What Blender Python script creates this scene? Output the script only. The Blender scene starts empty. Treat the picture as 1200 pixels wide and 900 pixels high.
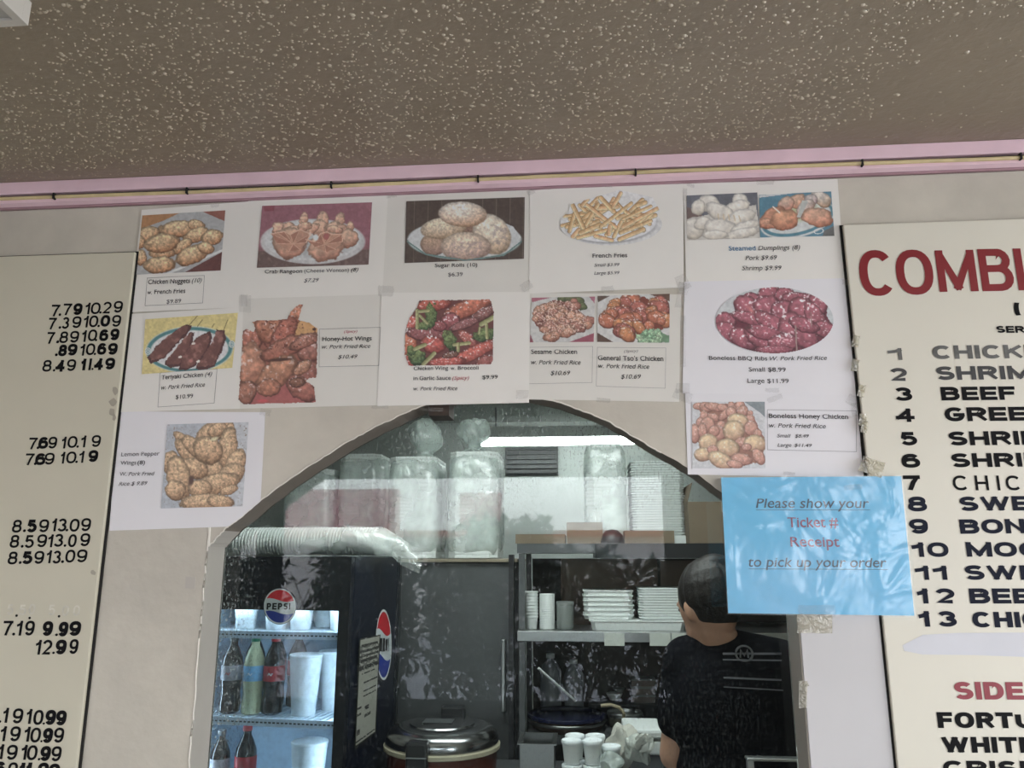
import bpy, bmesh, math, random
import numpy as np
from math import sin, cos, pi, radians, tan
from mathutils import Matrix, Vector
from mathutils.geometry import tessellate_polygon
C = bpy.context.scene.collection
SC = bpy.context.scene
random.seed(7)

# ------------------------------------------------------------------ camera
FPX, PITCH, YAW, EYE = 901.0, radians(12.6), radians(4.9), 1.55
cam = bpy.data.objects.new('camera', bpy.data.cameras.new('camera'))
C.objects.link(cam)
cam.location = (0, 0, EYE)
cam.rotation_euler = (pi / 2 + PITCH, 0, YAW)
cam.data.sensor_width = 36.0
cam.data.lens = 36.0 * FPX / 1200.0
cam.data.clip_start = 0.02
SC.camera = cam

# ------------------------------------------------------------------ world, sun, exposure
W = bpy.data.worlds.new('world'); SC.world = W
W.use_nodes = True
wn = W.node_tree.nodes; wl = W.node_tree.links
bg = wn['Background']
SKY = 3.1
tc = wn.new('ShaderNodeTexCoord'); sx = wn.new('ShaderNodeSeparateXYZ'); mr = wn.new('ShaderNodeMapRange')
cr = wn.new('ShaderNodeValToRGB')
wl.new(tc.outputs['Generated'], sx.inputs[0]); wl.new(sx.outputs['Z'], mr.inputs['Value'])
mr.inputs['From Min'].default_value = 0.0; mr.inputs['From Max'].default_value = 0.6
wl.new(mr.outputs[0], cr.inputs[0])
cr.color_ramp.elements[0].color = (0.94, 0.95, 0.97, 1)
cr.color_ramp.elements[1].color = (0.74, 0.82, 1.0, 1)
wl.new(cr.outputs[0], bg.inputs['Color'])
bg.inputs['Strength'].default_value = SKY
SC.view_settings.view_transform = 'Standard'
SC.view_settings.look = 'None'
SC.view_settings.exposure = 1.70
SC.view_settings.gamma = 1.0
SC.view_settings.use_curve_mapping = False
SC.cycles.use_denoising = True
SC.cycles.max_bounces = 10
SC.cycles.transparent_max_bounces = 24
SC.cycles.caustics_reflective = False
SC.cycles.caustics_refractive = False
SC.cycles.sample_clamp_indirect = 6.0

D = 1.33                 # distance to the wall with the arch
ZC = 2.273               # ceiling of the shop
GLASS_Y = D + 0.072

def ray(px, py):
    x = (px - 600) / FPX; z = -(py - 450) / FPX
    y2 = cos(PITCH) - z * sin(PITCH); z2 = sin(PITCH) + z * cos(PITCH)
    return Vector((x * cos(YAW) - y2 * sin(YAW), x * sin(YAW) + y2 * cos(YAW), z2))
def at(px, py, Y=D):
    r = ray(px, py); r = r / r.y * Y
    return Vector((r.x, r.y, r.z + EYE))
def hit(px, py, p0, n):
    r = ray(px, py); o = Vector((0, 0, EYE))
    return o + r * ((Vector(p0) - o).dot(n) / r.dot(n))
def hitz(px, py, z):
    return hit(px, py, (0, 0, z), Vector((0, 0, 1)))

# portals that guide daylight through the shop windows, and the tubes of the kitchen
def area(name, loc, rot, sx_, sy_, power, col=(1, 1, 1), portal=False):
    l = bpy.data.lights.new(name, 'AREA'); l.shape = 'RECTANGLE'; l.size = sx_; l.size_y = sy_
    l.energy = power; l.color = col
    if portal: l.cycles.is_portal = True
    o = bpy.data.objects.new(name, l); C.objects.link(o); o.location = loc; o.rotation_euler = rot
    return o
BACKY = -3.0
WINS = [(-3.35, -2.42, 0.5, 2.17), (-2.3, 0.66, 0.5, 2.17), (1.75, 3.35, 0.5, 2.17)]   # storefront panes on the back wall; the outer two unseen, added for daylight
for i, (a, b, z0, z1) in enumerate(WINS):
    area('window_portal', ((a + b) / 2, BACKY - .02, (z0 + z1) / 2), (pi / 2, 0, 0), b - a, z1 - z0, 1, portal=True)
area('window_portal', (3.52, -.9, 1.35), (pi / 2, 0, pi / 2), 3.0, 1.6, 1, portal=True)

# ------------------------------------------------------------------ colour and material helpers
def lin(c):
    return tuple(((v / 255.0) / 12.92 if v <= 10 else (((v / 255.0) + .055) / 1.055) ** 2.4) for v in c)
KW = 1.62
def alb(c, k=KW):
    return tuple(min(.92, v * k) for v in lin(c))
def mat(name, col, rough=.6, metal=0, spec=.5, var=0, vscale=6, bump=0, bscale=40, bdist=.002, emit=None, estr=0, col2=None, detail=4, coat=0):
    m = bpy.data.materials.new(name); m.use_nodes = True
    n = m.node_tree.nodes; l = m.node_tree.links; b = n['Principled BSDF']
    b.inputs['Base Color'].default_value = (*col, 1); b.inputs['Roughness'].default_value = rough
    b.inputs['Metallic'].default_value = metal; b.inputs['Specular IOR Level'].default_value = spec
    b.inputs['Coat Weight'].default_value = coat
    if var or bump:
        t = n.new('ShaderNodeTexCoord')
    if var:
        no = n.new('ShaderNodeTexNoise'); no.inputs['Scale'].default_value = vscale; no.inputs['Detail'].default_value = detail
        no.inputs['Roughness'].default_value = .6
        l.new(t.outputs['Object'], no.inputs['Vector'])
        r = n.new('ShaderNodeValToRGB'); r.color_ramp.elements[0].position = .32; r.color_ramp.elements[1].position = .68
        c2 = col2 or tuple(v * (1 - var) for v in col)
        r.color_ramp.elements[0].color = (*c2, 1); r.color_ramp.elements[1].color = (*col, 1)
        l.new(no.outputs['Fac'], r.inputs[0]); l.new(r.outputs[0], b.inputs['Base Color'])
    if bump:
        nb = n.new('ShaderNodeTexNoise'); nb.inputs['Scale'].default_value = bscale; nb.inputs['Detail'].default_value = 5
        l.new(t.outputs['Object'], nb.inputs['Vector'])
        bp = n.new('ShaderNodeBump'); bp.inputs['Strength'].default_value = bump; bp.inputs['Distance'].default_value = bdist
        l.new(nb.outputs['Fac'], bp.inputs['Height']); l.new(bp.outputs[0], b.inputs['Normal'])
    if emit:
        b.inputs['Emission Color'].default_value = (*emit, 1); b.inputs['Emission Strength'].default_value = estr
    return m
def clear_mat(name, tint=(1, 1, 1), diff=(.8, .82, .82), amount=.15, rough=.12, gloss=.12, bump=.6, bscale=20, bdist=.01, noise=0, nscale=30):
    """thin clear plastic: see-through, a little milky, shiny and creased"""
    m = bpy.data.materials.new(name); m.use_nodes = True
    n = m.node_tree.nodes; l = m.node_tree.links; n.clear()
    out = n.new('ShaderNodeOutputMaterial'); tr = n.new('ShaderNodeBsdfTransparent'); df = n.new('ShaderNodeBsdfDiffuse')
    gl = n.new('ShaderNodeBsdfGlossy'); m1 = n.new('ShaderNodeMixShader'); m2 = n.new('ShaderNodeMixShader')
    tr.inputs[0].default_value = (*tint, 1); df.inputs[0].default_value = (*diff, 1); gl.inputs['Roughness'].default_value = rough
    t = n.new('ShaderNodeTexCoord'); nb = n.new('ShaderNodeTexNoise'); nb.inputs['Scale'].default_value = bscale; nb.inputs['Detail'].default_value = 3
    nb.inputs['Distortion'].default_value = 1.5
    l.new(t.outputs['Object'], nb.inputs['Vector'])
    bp = n.new('ShaderNodeBump'); bp.inputs['Strength'].default_value = bump; bp.inputs['Distance'].default_value = bdist
    l.new(nb.outputs['Fac'], bp.inputs['Height']); l.new(bp.outputs[0], gl.inputs['Normal']); l.new(bp.outputs[0], df.inputs['Normal'])
    m1.inputs[0].default_value = amount
    if noise:
        nn = n.new('ShaderNodeTexNoise'); nn.inputs['Scale'].default_value = nscale; nn.inputs['Detail'].default_value = 6
        l.new(t.outputs['Object'], nn.inputs['Vector'])
        r = n.new('ShaderNodeMapRange'); r.inputs['From Min'].default_value = .42; r.inputs['From Max'].default_value = .68
        r.inputs['To Min'].default_value = amount * .4; r.inputs['To Max'].default_value = min(1, amount * (1 + noise))
        l.new(nn.outputs['Fac'], r.inputs[0]); l.new(r.outputs[0], m1.inputs[0])
    l.new(tr.outputs[0], m1.inputs[1]); l.new(df.outputs[0], m1.inputs[2])
    m2.inputs[0].default_value = gloss
    l.new(m1.outputs[0], m2.inputs[1]); l.new(gl.outputs[0], m2.inputs[2]); l.new(m2.outputs[0], out.inputs[0])
    return m

# ------------------------------------------------------------------ mesh builder
class MB:
    def __init__(s): s.v = []; s.f = []
    def add(s, vs, fs):
        o = len(s.v); s.v += [tuple(v) for v in vs]; s.f += [tuple(i + o for i in f) for f in fs]; return s
    def box(s, a, b, M=None):
        x0, y0, z0 = a; x1, y1, z1 = b
        vs = [Vector(p) for p in ((x0,y0,z0),(x1,y0,z0),(x1,y1,z0),(x0,y1,z0),(x0,y0,z1),(x1,y0,z1),(x1,y1,z1),(x0,y1,z1))]
        if M: vs = [M @ v for v in vs]
        return s.add(vs, [(0,3,2,1),(4,5,6,7),(0,1,5,4),(1,2,6,5),(2,3,7,6),(3,0,4,7)])
    def lathe(s, c, prof, seg=24, M=None, sy=1):
        """prof: (radius, height) list from the bottom up"""
        vs = []; c = Vector(c)
        for r, h in prof:
            for k in range(seg):
                a = 2 * pi * k / seg; p = Vector((r * cos(a), r * sin(a) * sy, h))
                vs.append((M @ p if M else p) + c)
        fs = []
        for j in range(len(prof) - 1):
            for k in range(seg):
                k2 = (k + 1) % seg
                fs.append((j*seg+k, j*seg+k2, (j+1)*seg+k2, (j+1)*seg+k))
        fs.append(tuple(reversed(range(seg)))); fs.append(tuple(range((len(prof)-1)*seg, len(prof)*seg)))
        return s.add(vs, fs)
    def tube(s, pts, r, seg=8, r2=None):
        pts = [Vector(p) for p in pts]; vs = []; n = len(pts)
        for i, p in enumerate(pts):
            d = (pts[min(i+1, n-1)] - pts[max(i-1, 0)]).normalized()
            u = d.cross(Vector((0,0,1)))
            if u.length < .05: u = d.cross(Vector((1,0,0)))
            u.normalize(); w = d.cross(u)
            rr = r if r2 is None else r + (r2 - r) * i / (n - 1)
            for k in range(seg):
                a = 2 * pi * k / seg; vs.append(p + u * rr * cos(a) + w * rr * sin(a))
        fs = [(i*seg+k, i*seg+(k+1)%seg, (i+1)*seg+(k+1)%seg, (i+1)*seg+k) for i in range(n-1) for k in range(seg)]
        fs += [tuple(reversed(range(seg))), tuple(range((n-1)*seg, n*seg))]
        return s.add(vs, fs)
    def ball(s, c, r, seg=12, rings=8, M=None):
        rr = r if isinstance(r, (tuple, list)) else (r, r, r); c = Vector(c); vs = []
        for j in range(rings + 1):
            t = pi * j / rings
            for k in range(seg):
                a = 2 * pi * k / seg
                p = Vector((rr[0]*sin(t)*cos(a), rr[1]*sin(t)*sin(a), -rr[2]*cos(t)))
                vs.append((M @ p if M else p) + c)
        return s.add(vs, [(j*seg+k, j*seg+(k+1)%seg, (j+1)*seg+(k+1)%seg, (j+1)*seg+k) for j in range(rings) for k in range(seg)])

ROOT = {}
def tag(o, label=None, cat=None, group=None, kind=None):
    if label: o['label'] = label
    if cat: o['category'] = cat
    if group: o['group'] = group
    if kind: o['kind'] = kind
    return o
def thing(name, label, cat, loc=(0, 0, 0), rotz=0, group=None):
    o = bpy.data.objects.new(name, None); C.objects.link(o)
    o.location = loc; o.rotation_euler = (0, 0, rotz); o.empty_display_size = .05
    ROOT[o.name] = (Matrix.Translation(loc) @ Matrix.Rotation(rotz, 4, 'Z')).inverted()
    return tag(o, label, cat, group)
def build(name, mb, m, parent=None, smooth=False, local=False, bevel=0, merge=True, cols=None):
    """links one mesh object; vertices are given in world space unless local"""
    vs, fs = (mb.v, mb.f) if isinstance(mb, MB) else mb
    if parent is not None and not local:
        r = parent
        while r.parent: r = r.parent
        I = ROOT.get(r.name)
        if I is not None: vs = [I @ Vector(v) for v in vs]
    me = bpy.data.meshes.new(name); me.from_pydata([tuple(v) for v in vs], [], fs)
    if merge:
        bm = bmesh.new(); bm.from_mesh(me)
        bmesh.ops.remove_doubles(bm, verts=bm.verts, dist=1e-6)
        bmesh.ops.recalc_face_normals(bm, faces=bm.faces); bm.to_mesh(me); bm.free()
    if m: me.materials.append(m)
    if smooth:
        me.polygons.foreach_set('use_smooth', [True] * len(me.polygons))
    o = bpy.data.objects.new(name, me); C.objects.link(o)
    if parent is not None: o.parent = parent
    if bevel:
        b = o.modifiers.new('bevel', 'BEVEL'); b.width = bevel; b.segments = 2; b.limit_method = 'ANGLE'
    if smooth:
        e = o.modifiers.new('edge', 'EDGE_SPLIT'); e.split_angle = radians(42)
    return o
def struct(name, mb, m, parent=None, **k):
    o = build(name, mb, m, parent, **k)
    if parent is None: o['kind'] = 'structure'
    return o
def copy_tree(o, parent=None):
    c = o.copy(); C.objects.link(c)
    if parent is not None: c.parent = parent
    for ch in [x for x in o.children]:
        copy_tree(ch, c)
    return c

# ------------------------------------------------------------------ materials
M = {}
M['wall'] = mat('wall_paint', alb((172, 167, 155)), .42, var=.20, vscale=5, bump=.45, bscale=26, bdist=.004, detail=8)
M['reveal'] = mat('reveal_paint', alb((158, 155, 147)), .5, var=.12, vscale=5, bump=.3, bscale=30)
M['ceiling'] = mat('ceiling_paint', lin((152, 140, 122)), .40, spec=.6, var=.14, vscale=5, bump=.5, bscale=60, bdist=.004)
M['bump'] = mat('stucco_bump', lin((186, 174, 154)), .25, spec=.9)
M['board'] = mat('board_cream', alb((172, 168, 151)), .5, var=.07, vscale=2.2, bump=.1, bscale=15, detail=6)
M['board_r'] = mat('board_cream_right', alb((184, 181, 168)), .45, var=.05, vscale=2.5, bump=.08, bscale=12)
M['board_edge'] = mat('board_edge', alb((120, 118, 108)), .7)
M['pink'] = mat('pink_paint', alb((206, 172, 180)), .45, var=.12, vscale=9, bump=.2, bscale=40)
M['mauve'] = mat('mauve_shade', alb((150, 118, 126)), .5, var=.2, vscale=12)
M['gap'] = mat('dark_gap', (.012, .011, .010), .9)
M['cord'] = mat('beige_cord', alb((182, 166, 126)), .5, var=.2, vscale=30)
M['paper'] = mat('paper_sheet', alb((194, 192, 186)), .48, var=.035, vscale=6, bump=.12, bscale=7, bdist=.012)
M['paper2'] = mat('paper_sheet_cool', alb((192, 191, 193)), .48, var=.035, vscale=5, bump=.15, bscale=6, bdist=.014)
M['ink'] = mat('ink_black', lin((45, 43, 46)), .6)
M['ink_soft'] = mat('ink_soft', lin((92, 90, 94)), .6)
M['ink_grey'] = mat('ink_grey', lin((128, 126, 128)), .6)
M['ink_red'] = mat('ink_red', lin((185, 95, 105)), .6)
M['ink_blue'] = mat('ink_blue', lin((45, 110, 150)), .6)
M['sign_red'] = mat('sign_red_text', lin((150, 90, 112)), .6)
M['sign_dark'] = mat('sign_dark_text', lin((72, 90, 106)), .6)
M['black'] = mat('vinyl_black', (.006, .006, .007), .7, spec=.15)
M['black_blue'] = mat('vinyl_blue_black', lin((30, 34, 48)), .7, spec=.15)
M['vinyl_faded'] = mat('vinyl_faded', lin((110, 110, 106)), .5, var=.5, vscale=40)
M['vinyl_half'] = mat('vinyl_half_faded', lin((62, 62, 62)), .5, var=.6, vscale=30)
M['maroon'] = mat('vinyl_maroon', lin((132, 30, 36)), .4)
M['maroon2'] = mat('vinyl_maroon_light', lin((142, 42, 54)), .4)
M['ghost'] = mat('glue_ghost', alb((186, 183, 170)), .5, var=.3, vscale=60)
M['patch'] = mat('grey_overpaint', alb((174, 175, 179)), .5, var=.05, vscale=8)
M['glass'] = None
M['foam'] = mat('white_foam', (.74, .77, .76), .6, bump=.1, bscale=60)
M['foam_dim'] = mat('grey_plastic', (.22, .24, .23), .5)
M['cup'] = mat('foam_cup', (.80, .84, .86), .5)
M['steel'] = mat('brushed_steel', (.42, .43, .43), .32, metal=1, bump=.1, bscale=80)
M['steel_dark'] = mat('dull_steel', (.10, .105, .11), .4, metal=.3, var=.2, vscale=5)
M['dark'] = mat('dark_plastic', (.012, .013, .015), .4)
M['cooler'] = mat('cooler_black', (.008, .010, .016), .25)
M['cooler_side'] = mat('cooler_navy', (.004, .007, .018), .3, var=.3, vscale=4)
M['cooler_in'] = mat('cooler_lining', (.42, .52, .62), .5)
M['shelf_white'] = mat('white_wire', (.7, .76, .82), .4)
M['cardboard'] = mat('cardboard', (.19, .145, .10), .8, var=.15, vscale=8, bump=.1)
M['cardboard_dark'] = mat('cardboard_brown', (.20, .155, .125), .8, var=.2, vscale=5)
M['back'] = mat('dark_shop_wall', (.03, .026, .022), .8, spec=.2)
M['kwall'] = mat('kitchen_wall', (.52, .55, .53), .6, var=.15, vscale=3)
M['rack_dark'] = mat('backing_brown', (.05, .04, .036), .7, var=.3, vscale=3)
M['kceil'] = mat('kitchen_ceiling', (.55, .57, .55), .7, var=.2, vscale=4)
M['floor'] = mat('floor_tile', (.33, .30, .27), .45, var=.2, vscale=6)
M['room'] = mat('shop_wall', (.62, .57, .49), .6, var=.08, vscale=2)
M['bagmat'] = clear_mat('clear_bag', diff=(.75, .84, .80), amount=.46, rough=.28, gloss=.10, bump=.7, bscale=9, bdist=.02, noise=.8, nscale=6)
M['bag_clear'] = clear_mat('clear_bag_thin', diff=(.8, .86, .83), amount=.22, rough=.25, gloss=.10, bump=.8, bscale=9, bdist=.02, noise=1.2, nscale=6)
M['bag_thick'] = clear_mat('gathered_bag', diff=(.82, .90, .87), amount=.80, rough=.3, gloss=.10, bump=.9, bscale=22, bdist=.02)
M['paper3'] = mat('paper_sheet_dim', alb((186, 184, 177)), .48, var=.04, vscale=6, bump=.12, bscale=7, bdist=.012)
M['tape'] = clear_mat('clear_tape', diff=(.92, .92, .9), amount=.07, rough=.12, gloss=.08, bump=1, bscale=75, bdist=.02)
M['tape_old'] = clear_mat('yellowed_tape', tint=(.9, .87, .76), diff=(.6, .58, .48), amount=.42, rough=.2, gloss=.1, bump=1, bscale=60, bdist=.01)
M['sleeve'] = clear_mat('plastic_sleeve', diff=(.75, .85, .92), amount=.05, rough=.18, gloss=.05, bump=.35, bscale=6, bdist=.02, noise=3, nscale=5)

# ------------------------------------------------------------------ text: small print with the built-in face, big vinyl letters with strokes
def text_mesh(s, off=0, shear=0):
    cu = bpy.data.curves.new('t', 'FONT'); cu.body = s; cu.offset = off; cu.shear = shear; cu.resolution_u = 3
    o = bpy.data.objects.new('t', cu); C.objects.link(o)
    me = bpy.data.meshes.new_from_object(o.evaluated_get(DG()))
    v = [(p.co.x, p.co.y) for p in me.vertices]; f = [tuple(p.vertices) for p in me.polygons]
    bpy.data.objects.remove(o); bpy.data.meshes.remove(me); bpy.data.curves.remove(cu)
    return v, f
def DG():
    bpy.context.view_layer.update(); return bpy.context.evaluated_depsgraph_get()
CAPH = .665
def up_dir(x, y):
    d = Vector((600 - x, -3580 - y)); return d.normalized()
def put_text(mb, s, p0, p1, h, off=0, shear=0, fn=at):
    """writes s from p0 to p1 (frame pixels, on the baseline) with capitals h pixels high"""
    v, f = text_mesh(s, off, shear)
    if not v: return
    v = [(a, b * 1.13 if b < .46 else .52 + (b - .46) * .72) for a, b in v]
    xs = [a for a, b in v]; x0, x1 = min(xs), max(xs)
    p0 = Vector(p0); p1 = Vector(p1); vs = []
    for a, b in v:
        q = p0 + (p1 - p0) * ((a - x0) / (x1 - x0)); q = q + up_dir(*q) * (b / CAPH * h)
        vs.append(fn(q.x, q.y))
    mb.add(vs, f)

def arc(cx, cy, rx, ry, a0, a1, n=14, p=1.0):
    o = []
    for i in range(n + 1):
        a = radians(a0 + (a1 - a0) * i / n); c, s_ = cos(a), sin(a)
        o.append((cx + rx * math.copysign(abs(c) ** p, c), cy + ry * math.copysign(abs(s_) ** p, s_)))
    return o
def glyph(ch, p=.86):
    six = [arc(.5, .31, .5, .31, 0, 360, 22, p), arc(.5, .5, .5, .5, 38, 180, 12, p) + [(0, .31)]]
    return {
    '0': [arc(.5, .5, .5, .5, 0, 360, 24, p)], 'O': [arc(.5, .5, .5, .5, 0, 360, 28, p)],
    '1': [[(.86, 0), (.86, 1)], [(0, .74), (.5, .80), (.86, .97)]],
    '2': [arc(.5, .70, .5, .30, 165, -35, 14) + [(0, 0), (1, 0)]],
    '3': [arc(.48, .76, .44, .24, 160, -90, 12), arc(.5, .26, .5, .26, 90, -160, 12)],
    '4': [[(.74, 0), (.74, 1)], [(.74, 1), (0, .27)], [(0, .27), (1, .27)]],
    '5': [[(.92, 1), (.16, 1), (.06, .50)], arc(.5, .32, .5, .32, 150, -155, 14)],
    '6': six, '9': [[(1 - x, 1 - y) for x, y in st] for st in six],
    '7': [[(0, 1), (1, 1)], [(1, 1), (.62, .55), (.38, 0)]],
    '8': [arc(.5, .76, .43, .24, 0, 360, 20, p), arc(.5, .27, .5, .27, 0, 360, 20, p)],
    'C': [arc(.5, .5, .5, .5, 42, 318, 24, p)],
    'G': [arc(.5, .5, .5, .5, 42, 330, 24, p) + [(1, .45)], [(.58, .45), (1, .45)]],
    'M': [[(0, 0), (0, 1)], [(0, 1), (.5, .06)], [(.5, .06), (1, 1)], [(1, 1), (1, 0)]],
    'N': [[(0, 0), (0, 1)], [(0, 1), (1, 0)], [(1, 0), (1, 1)]],
    'W': [[(0, 1), (.26, 0)], [(.26, 0), (.5, 1)], [(.5, 1), (.74, 0)], [(.74, 0), (1, 1)]],
    'A': [[(0, 0), (.5, 1)], [(.5, 1), (1, 0)], [(.2, .3), (.8, .3)]],
    'B': [[(0, 0), (0, 1)], [(0, 1), (.6, 1)] + arc(.6, .77, .34, .23, 90, -90, 8) + [(0, .54)], [(.6, .54)] + arc(.62, .27, .38, .27, 90, -90, 8) + [(0, 0)]],
    'P': [[(0, 0), (0, 1)], [(0, 1), (.6, 1)] + arc(.6, .72, .4, .28, 90, -90, 8) + [(0, .44)]],
    'R': [[(0, 0), (0, 1)], [(0, 1), (.6, 1)] + arc(.6, .74, .38, .26, 90, -90, 8) + [(0, .48)], [(.55, .48), (1, 0)]],
    'D': [[(0, 0), (0, 1)], [(0, 1), (.45, 1)] + arc(.45, .5, .55, .5, 90, -90, 12, .9) + [(0, 0)]],
    'I': [[(.5, 0), (.5, 1)]], 'E': [[(0, 0), (0, 1)], [(0, 1), (1, 1)], [(0, .5), (.92, .5)], [(0, 0), (1, 0)]],
    'F': [[(0, 0), (0, 1)], [(0, 1), (1, 1)], [(0, .5), (.9, .5)]],
    'H': [[(0, 0), (0, 1)], [(1, 0), (1, 1)], [(0, .5), (1, .5)]],
    'K': [[(0, 0), (0, 1)], [(0, .38), (.95, 1)], [(.36, .6), (1, 0)]],
    'S': [arc(.5, .755, .46, .245, 28, 270, 14, .92)[:-1] + arc(.5, .255, .5, .255, 90, -152, 14, .92)],
    'T': [[(0, 1), (1, 1)], [(.5, 0), (.5, 1)]],
    'U': [[(0, 1), (0, .4)] + arc(.5, .36, .5, .36, 180, 360, 14) + [(1, 1)]],
    'V': [[(0, 1), (.5, 0)], [(.5, 0), (1, 1)]], 'Y': [[(0, 1), (.5, .45)], [(1, 1), (.5, .45)], [(.5, .45), (.5, 0)]], 'L': [[(0, 1), (0, 0)], [(0, 0), (1, 0)]],
    '(': [arc(1.0, .5, 1.0, .5, 100, 260, 12)], '.': None}[ch]
def ribbon(pts, w):
    """flat band of width w along pts"""
    closed = (Vector(pts[0]) - Vector(pts[-1])).length < 1e-6
    P = [Vector(p) for p in pts]
    if closed: P = P[:-1]
    n = len(P); vs = []
    for i in range(n):
        a = P[i-1] if (i or closed) else None; b = P[(i+1) % n] if (i < n-1 or closed) else None
        d1 = (P[i]-a).normalized() if a is not None else None; d2 = (b-P[i]).normalized() if b is not None else None
        if d1 is None: d1 = d2
        if d2 is None: d2 = d1
        t = (d1 + d2); t = t.normalized() if t.length > 1e-4 else d1
        nn = Vector((-t.y, t.x)); k = max(.45, nn.dot(Vector((-d1.y, d1.x)))); nn = nn * (w / 2 / k)
        vs += [P[i] + nn, P[i] - nn]
    m = n if closed else n - 1
    return vs, [(2*i, 2*i+1, (2*i+3) % (2*n), (2*i+2) % (2*n)) for i in range(m)]
def put_glyph(mb, ch, x0, x1, yb, h, t=.2, slope=0, fn=at, lean=0, ty=None):
    """one vinyl character in the frame-pixel box x0..x1, standing on yb, h high; t = stroke / height"""
    w = x1 - x0; tw = t * h; tyy = (ty or t) * h
    if ch == 'I': g = [[(.5, 0), (.5, 1)]]
    elif ch == '.': g = None
    else: g = glyph(ch)
    polys = []
    if g is None:
        r = w / 2; pts = [(r + r * cos(a * pi / 4 + .4), r + r * sin(a * pi / 4 + .4)) for a in range(8)]
        polys.append((pts, [tuple(range(8))]))
    else:
        sxx = 1 / tw; syy = 1 / tyy
        for st in g:
            P = [((tw / 2 + a * max(w - tw, 0.001)) * sxx, (tyy / 2 + b * (h - tyy)) * syy) for a, b in st]
            # straight strokes run out to the box edge
            if len(st) == 2 or ch in '17':
                for (i, j) in ((0, 1), (-1, -2)):
                    a = Vector(P[i]); d = (a - Vector(P[j])).normalized(); P[i] = tuple(a + d * .5)
            v, f = ribbon(P, 1.0)
            v = [(min(max(q[0] / sxx, 0), w), min(max(q[1] / syy, 0), h)) for q in v]
            polys.append((v, f))
    lift_ = 0
    for v, f in polys:
        vs = []; lift_ += 1
        for a, b in v:
            bx = x0 + a + lean * b; by = yb + slope * a
            u = up_dir(bx, by)
            q_ = fn(bx + u.x * b, by + u.y * b); vs.append(q_ + (cam.location - q_).normalized() * lift_ * 5e-5)
        mb.add(vs, f)

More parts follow.
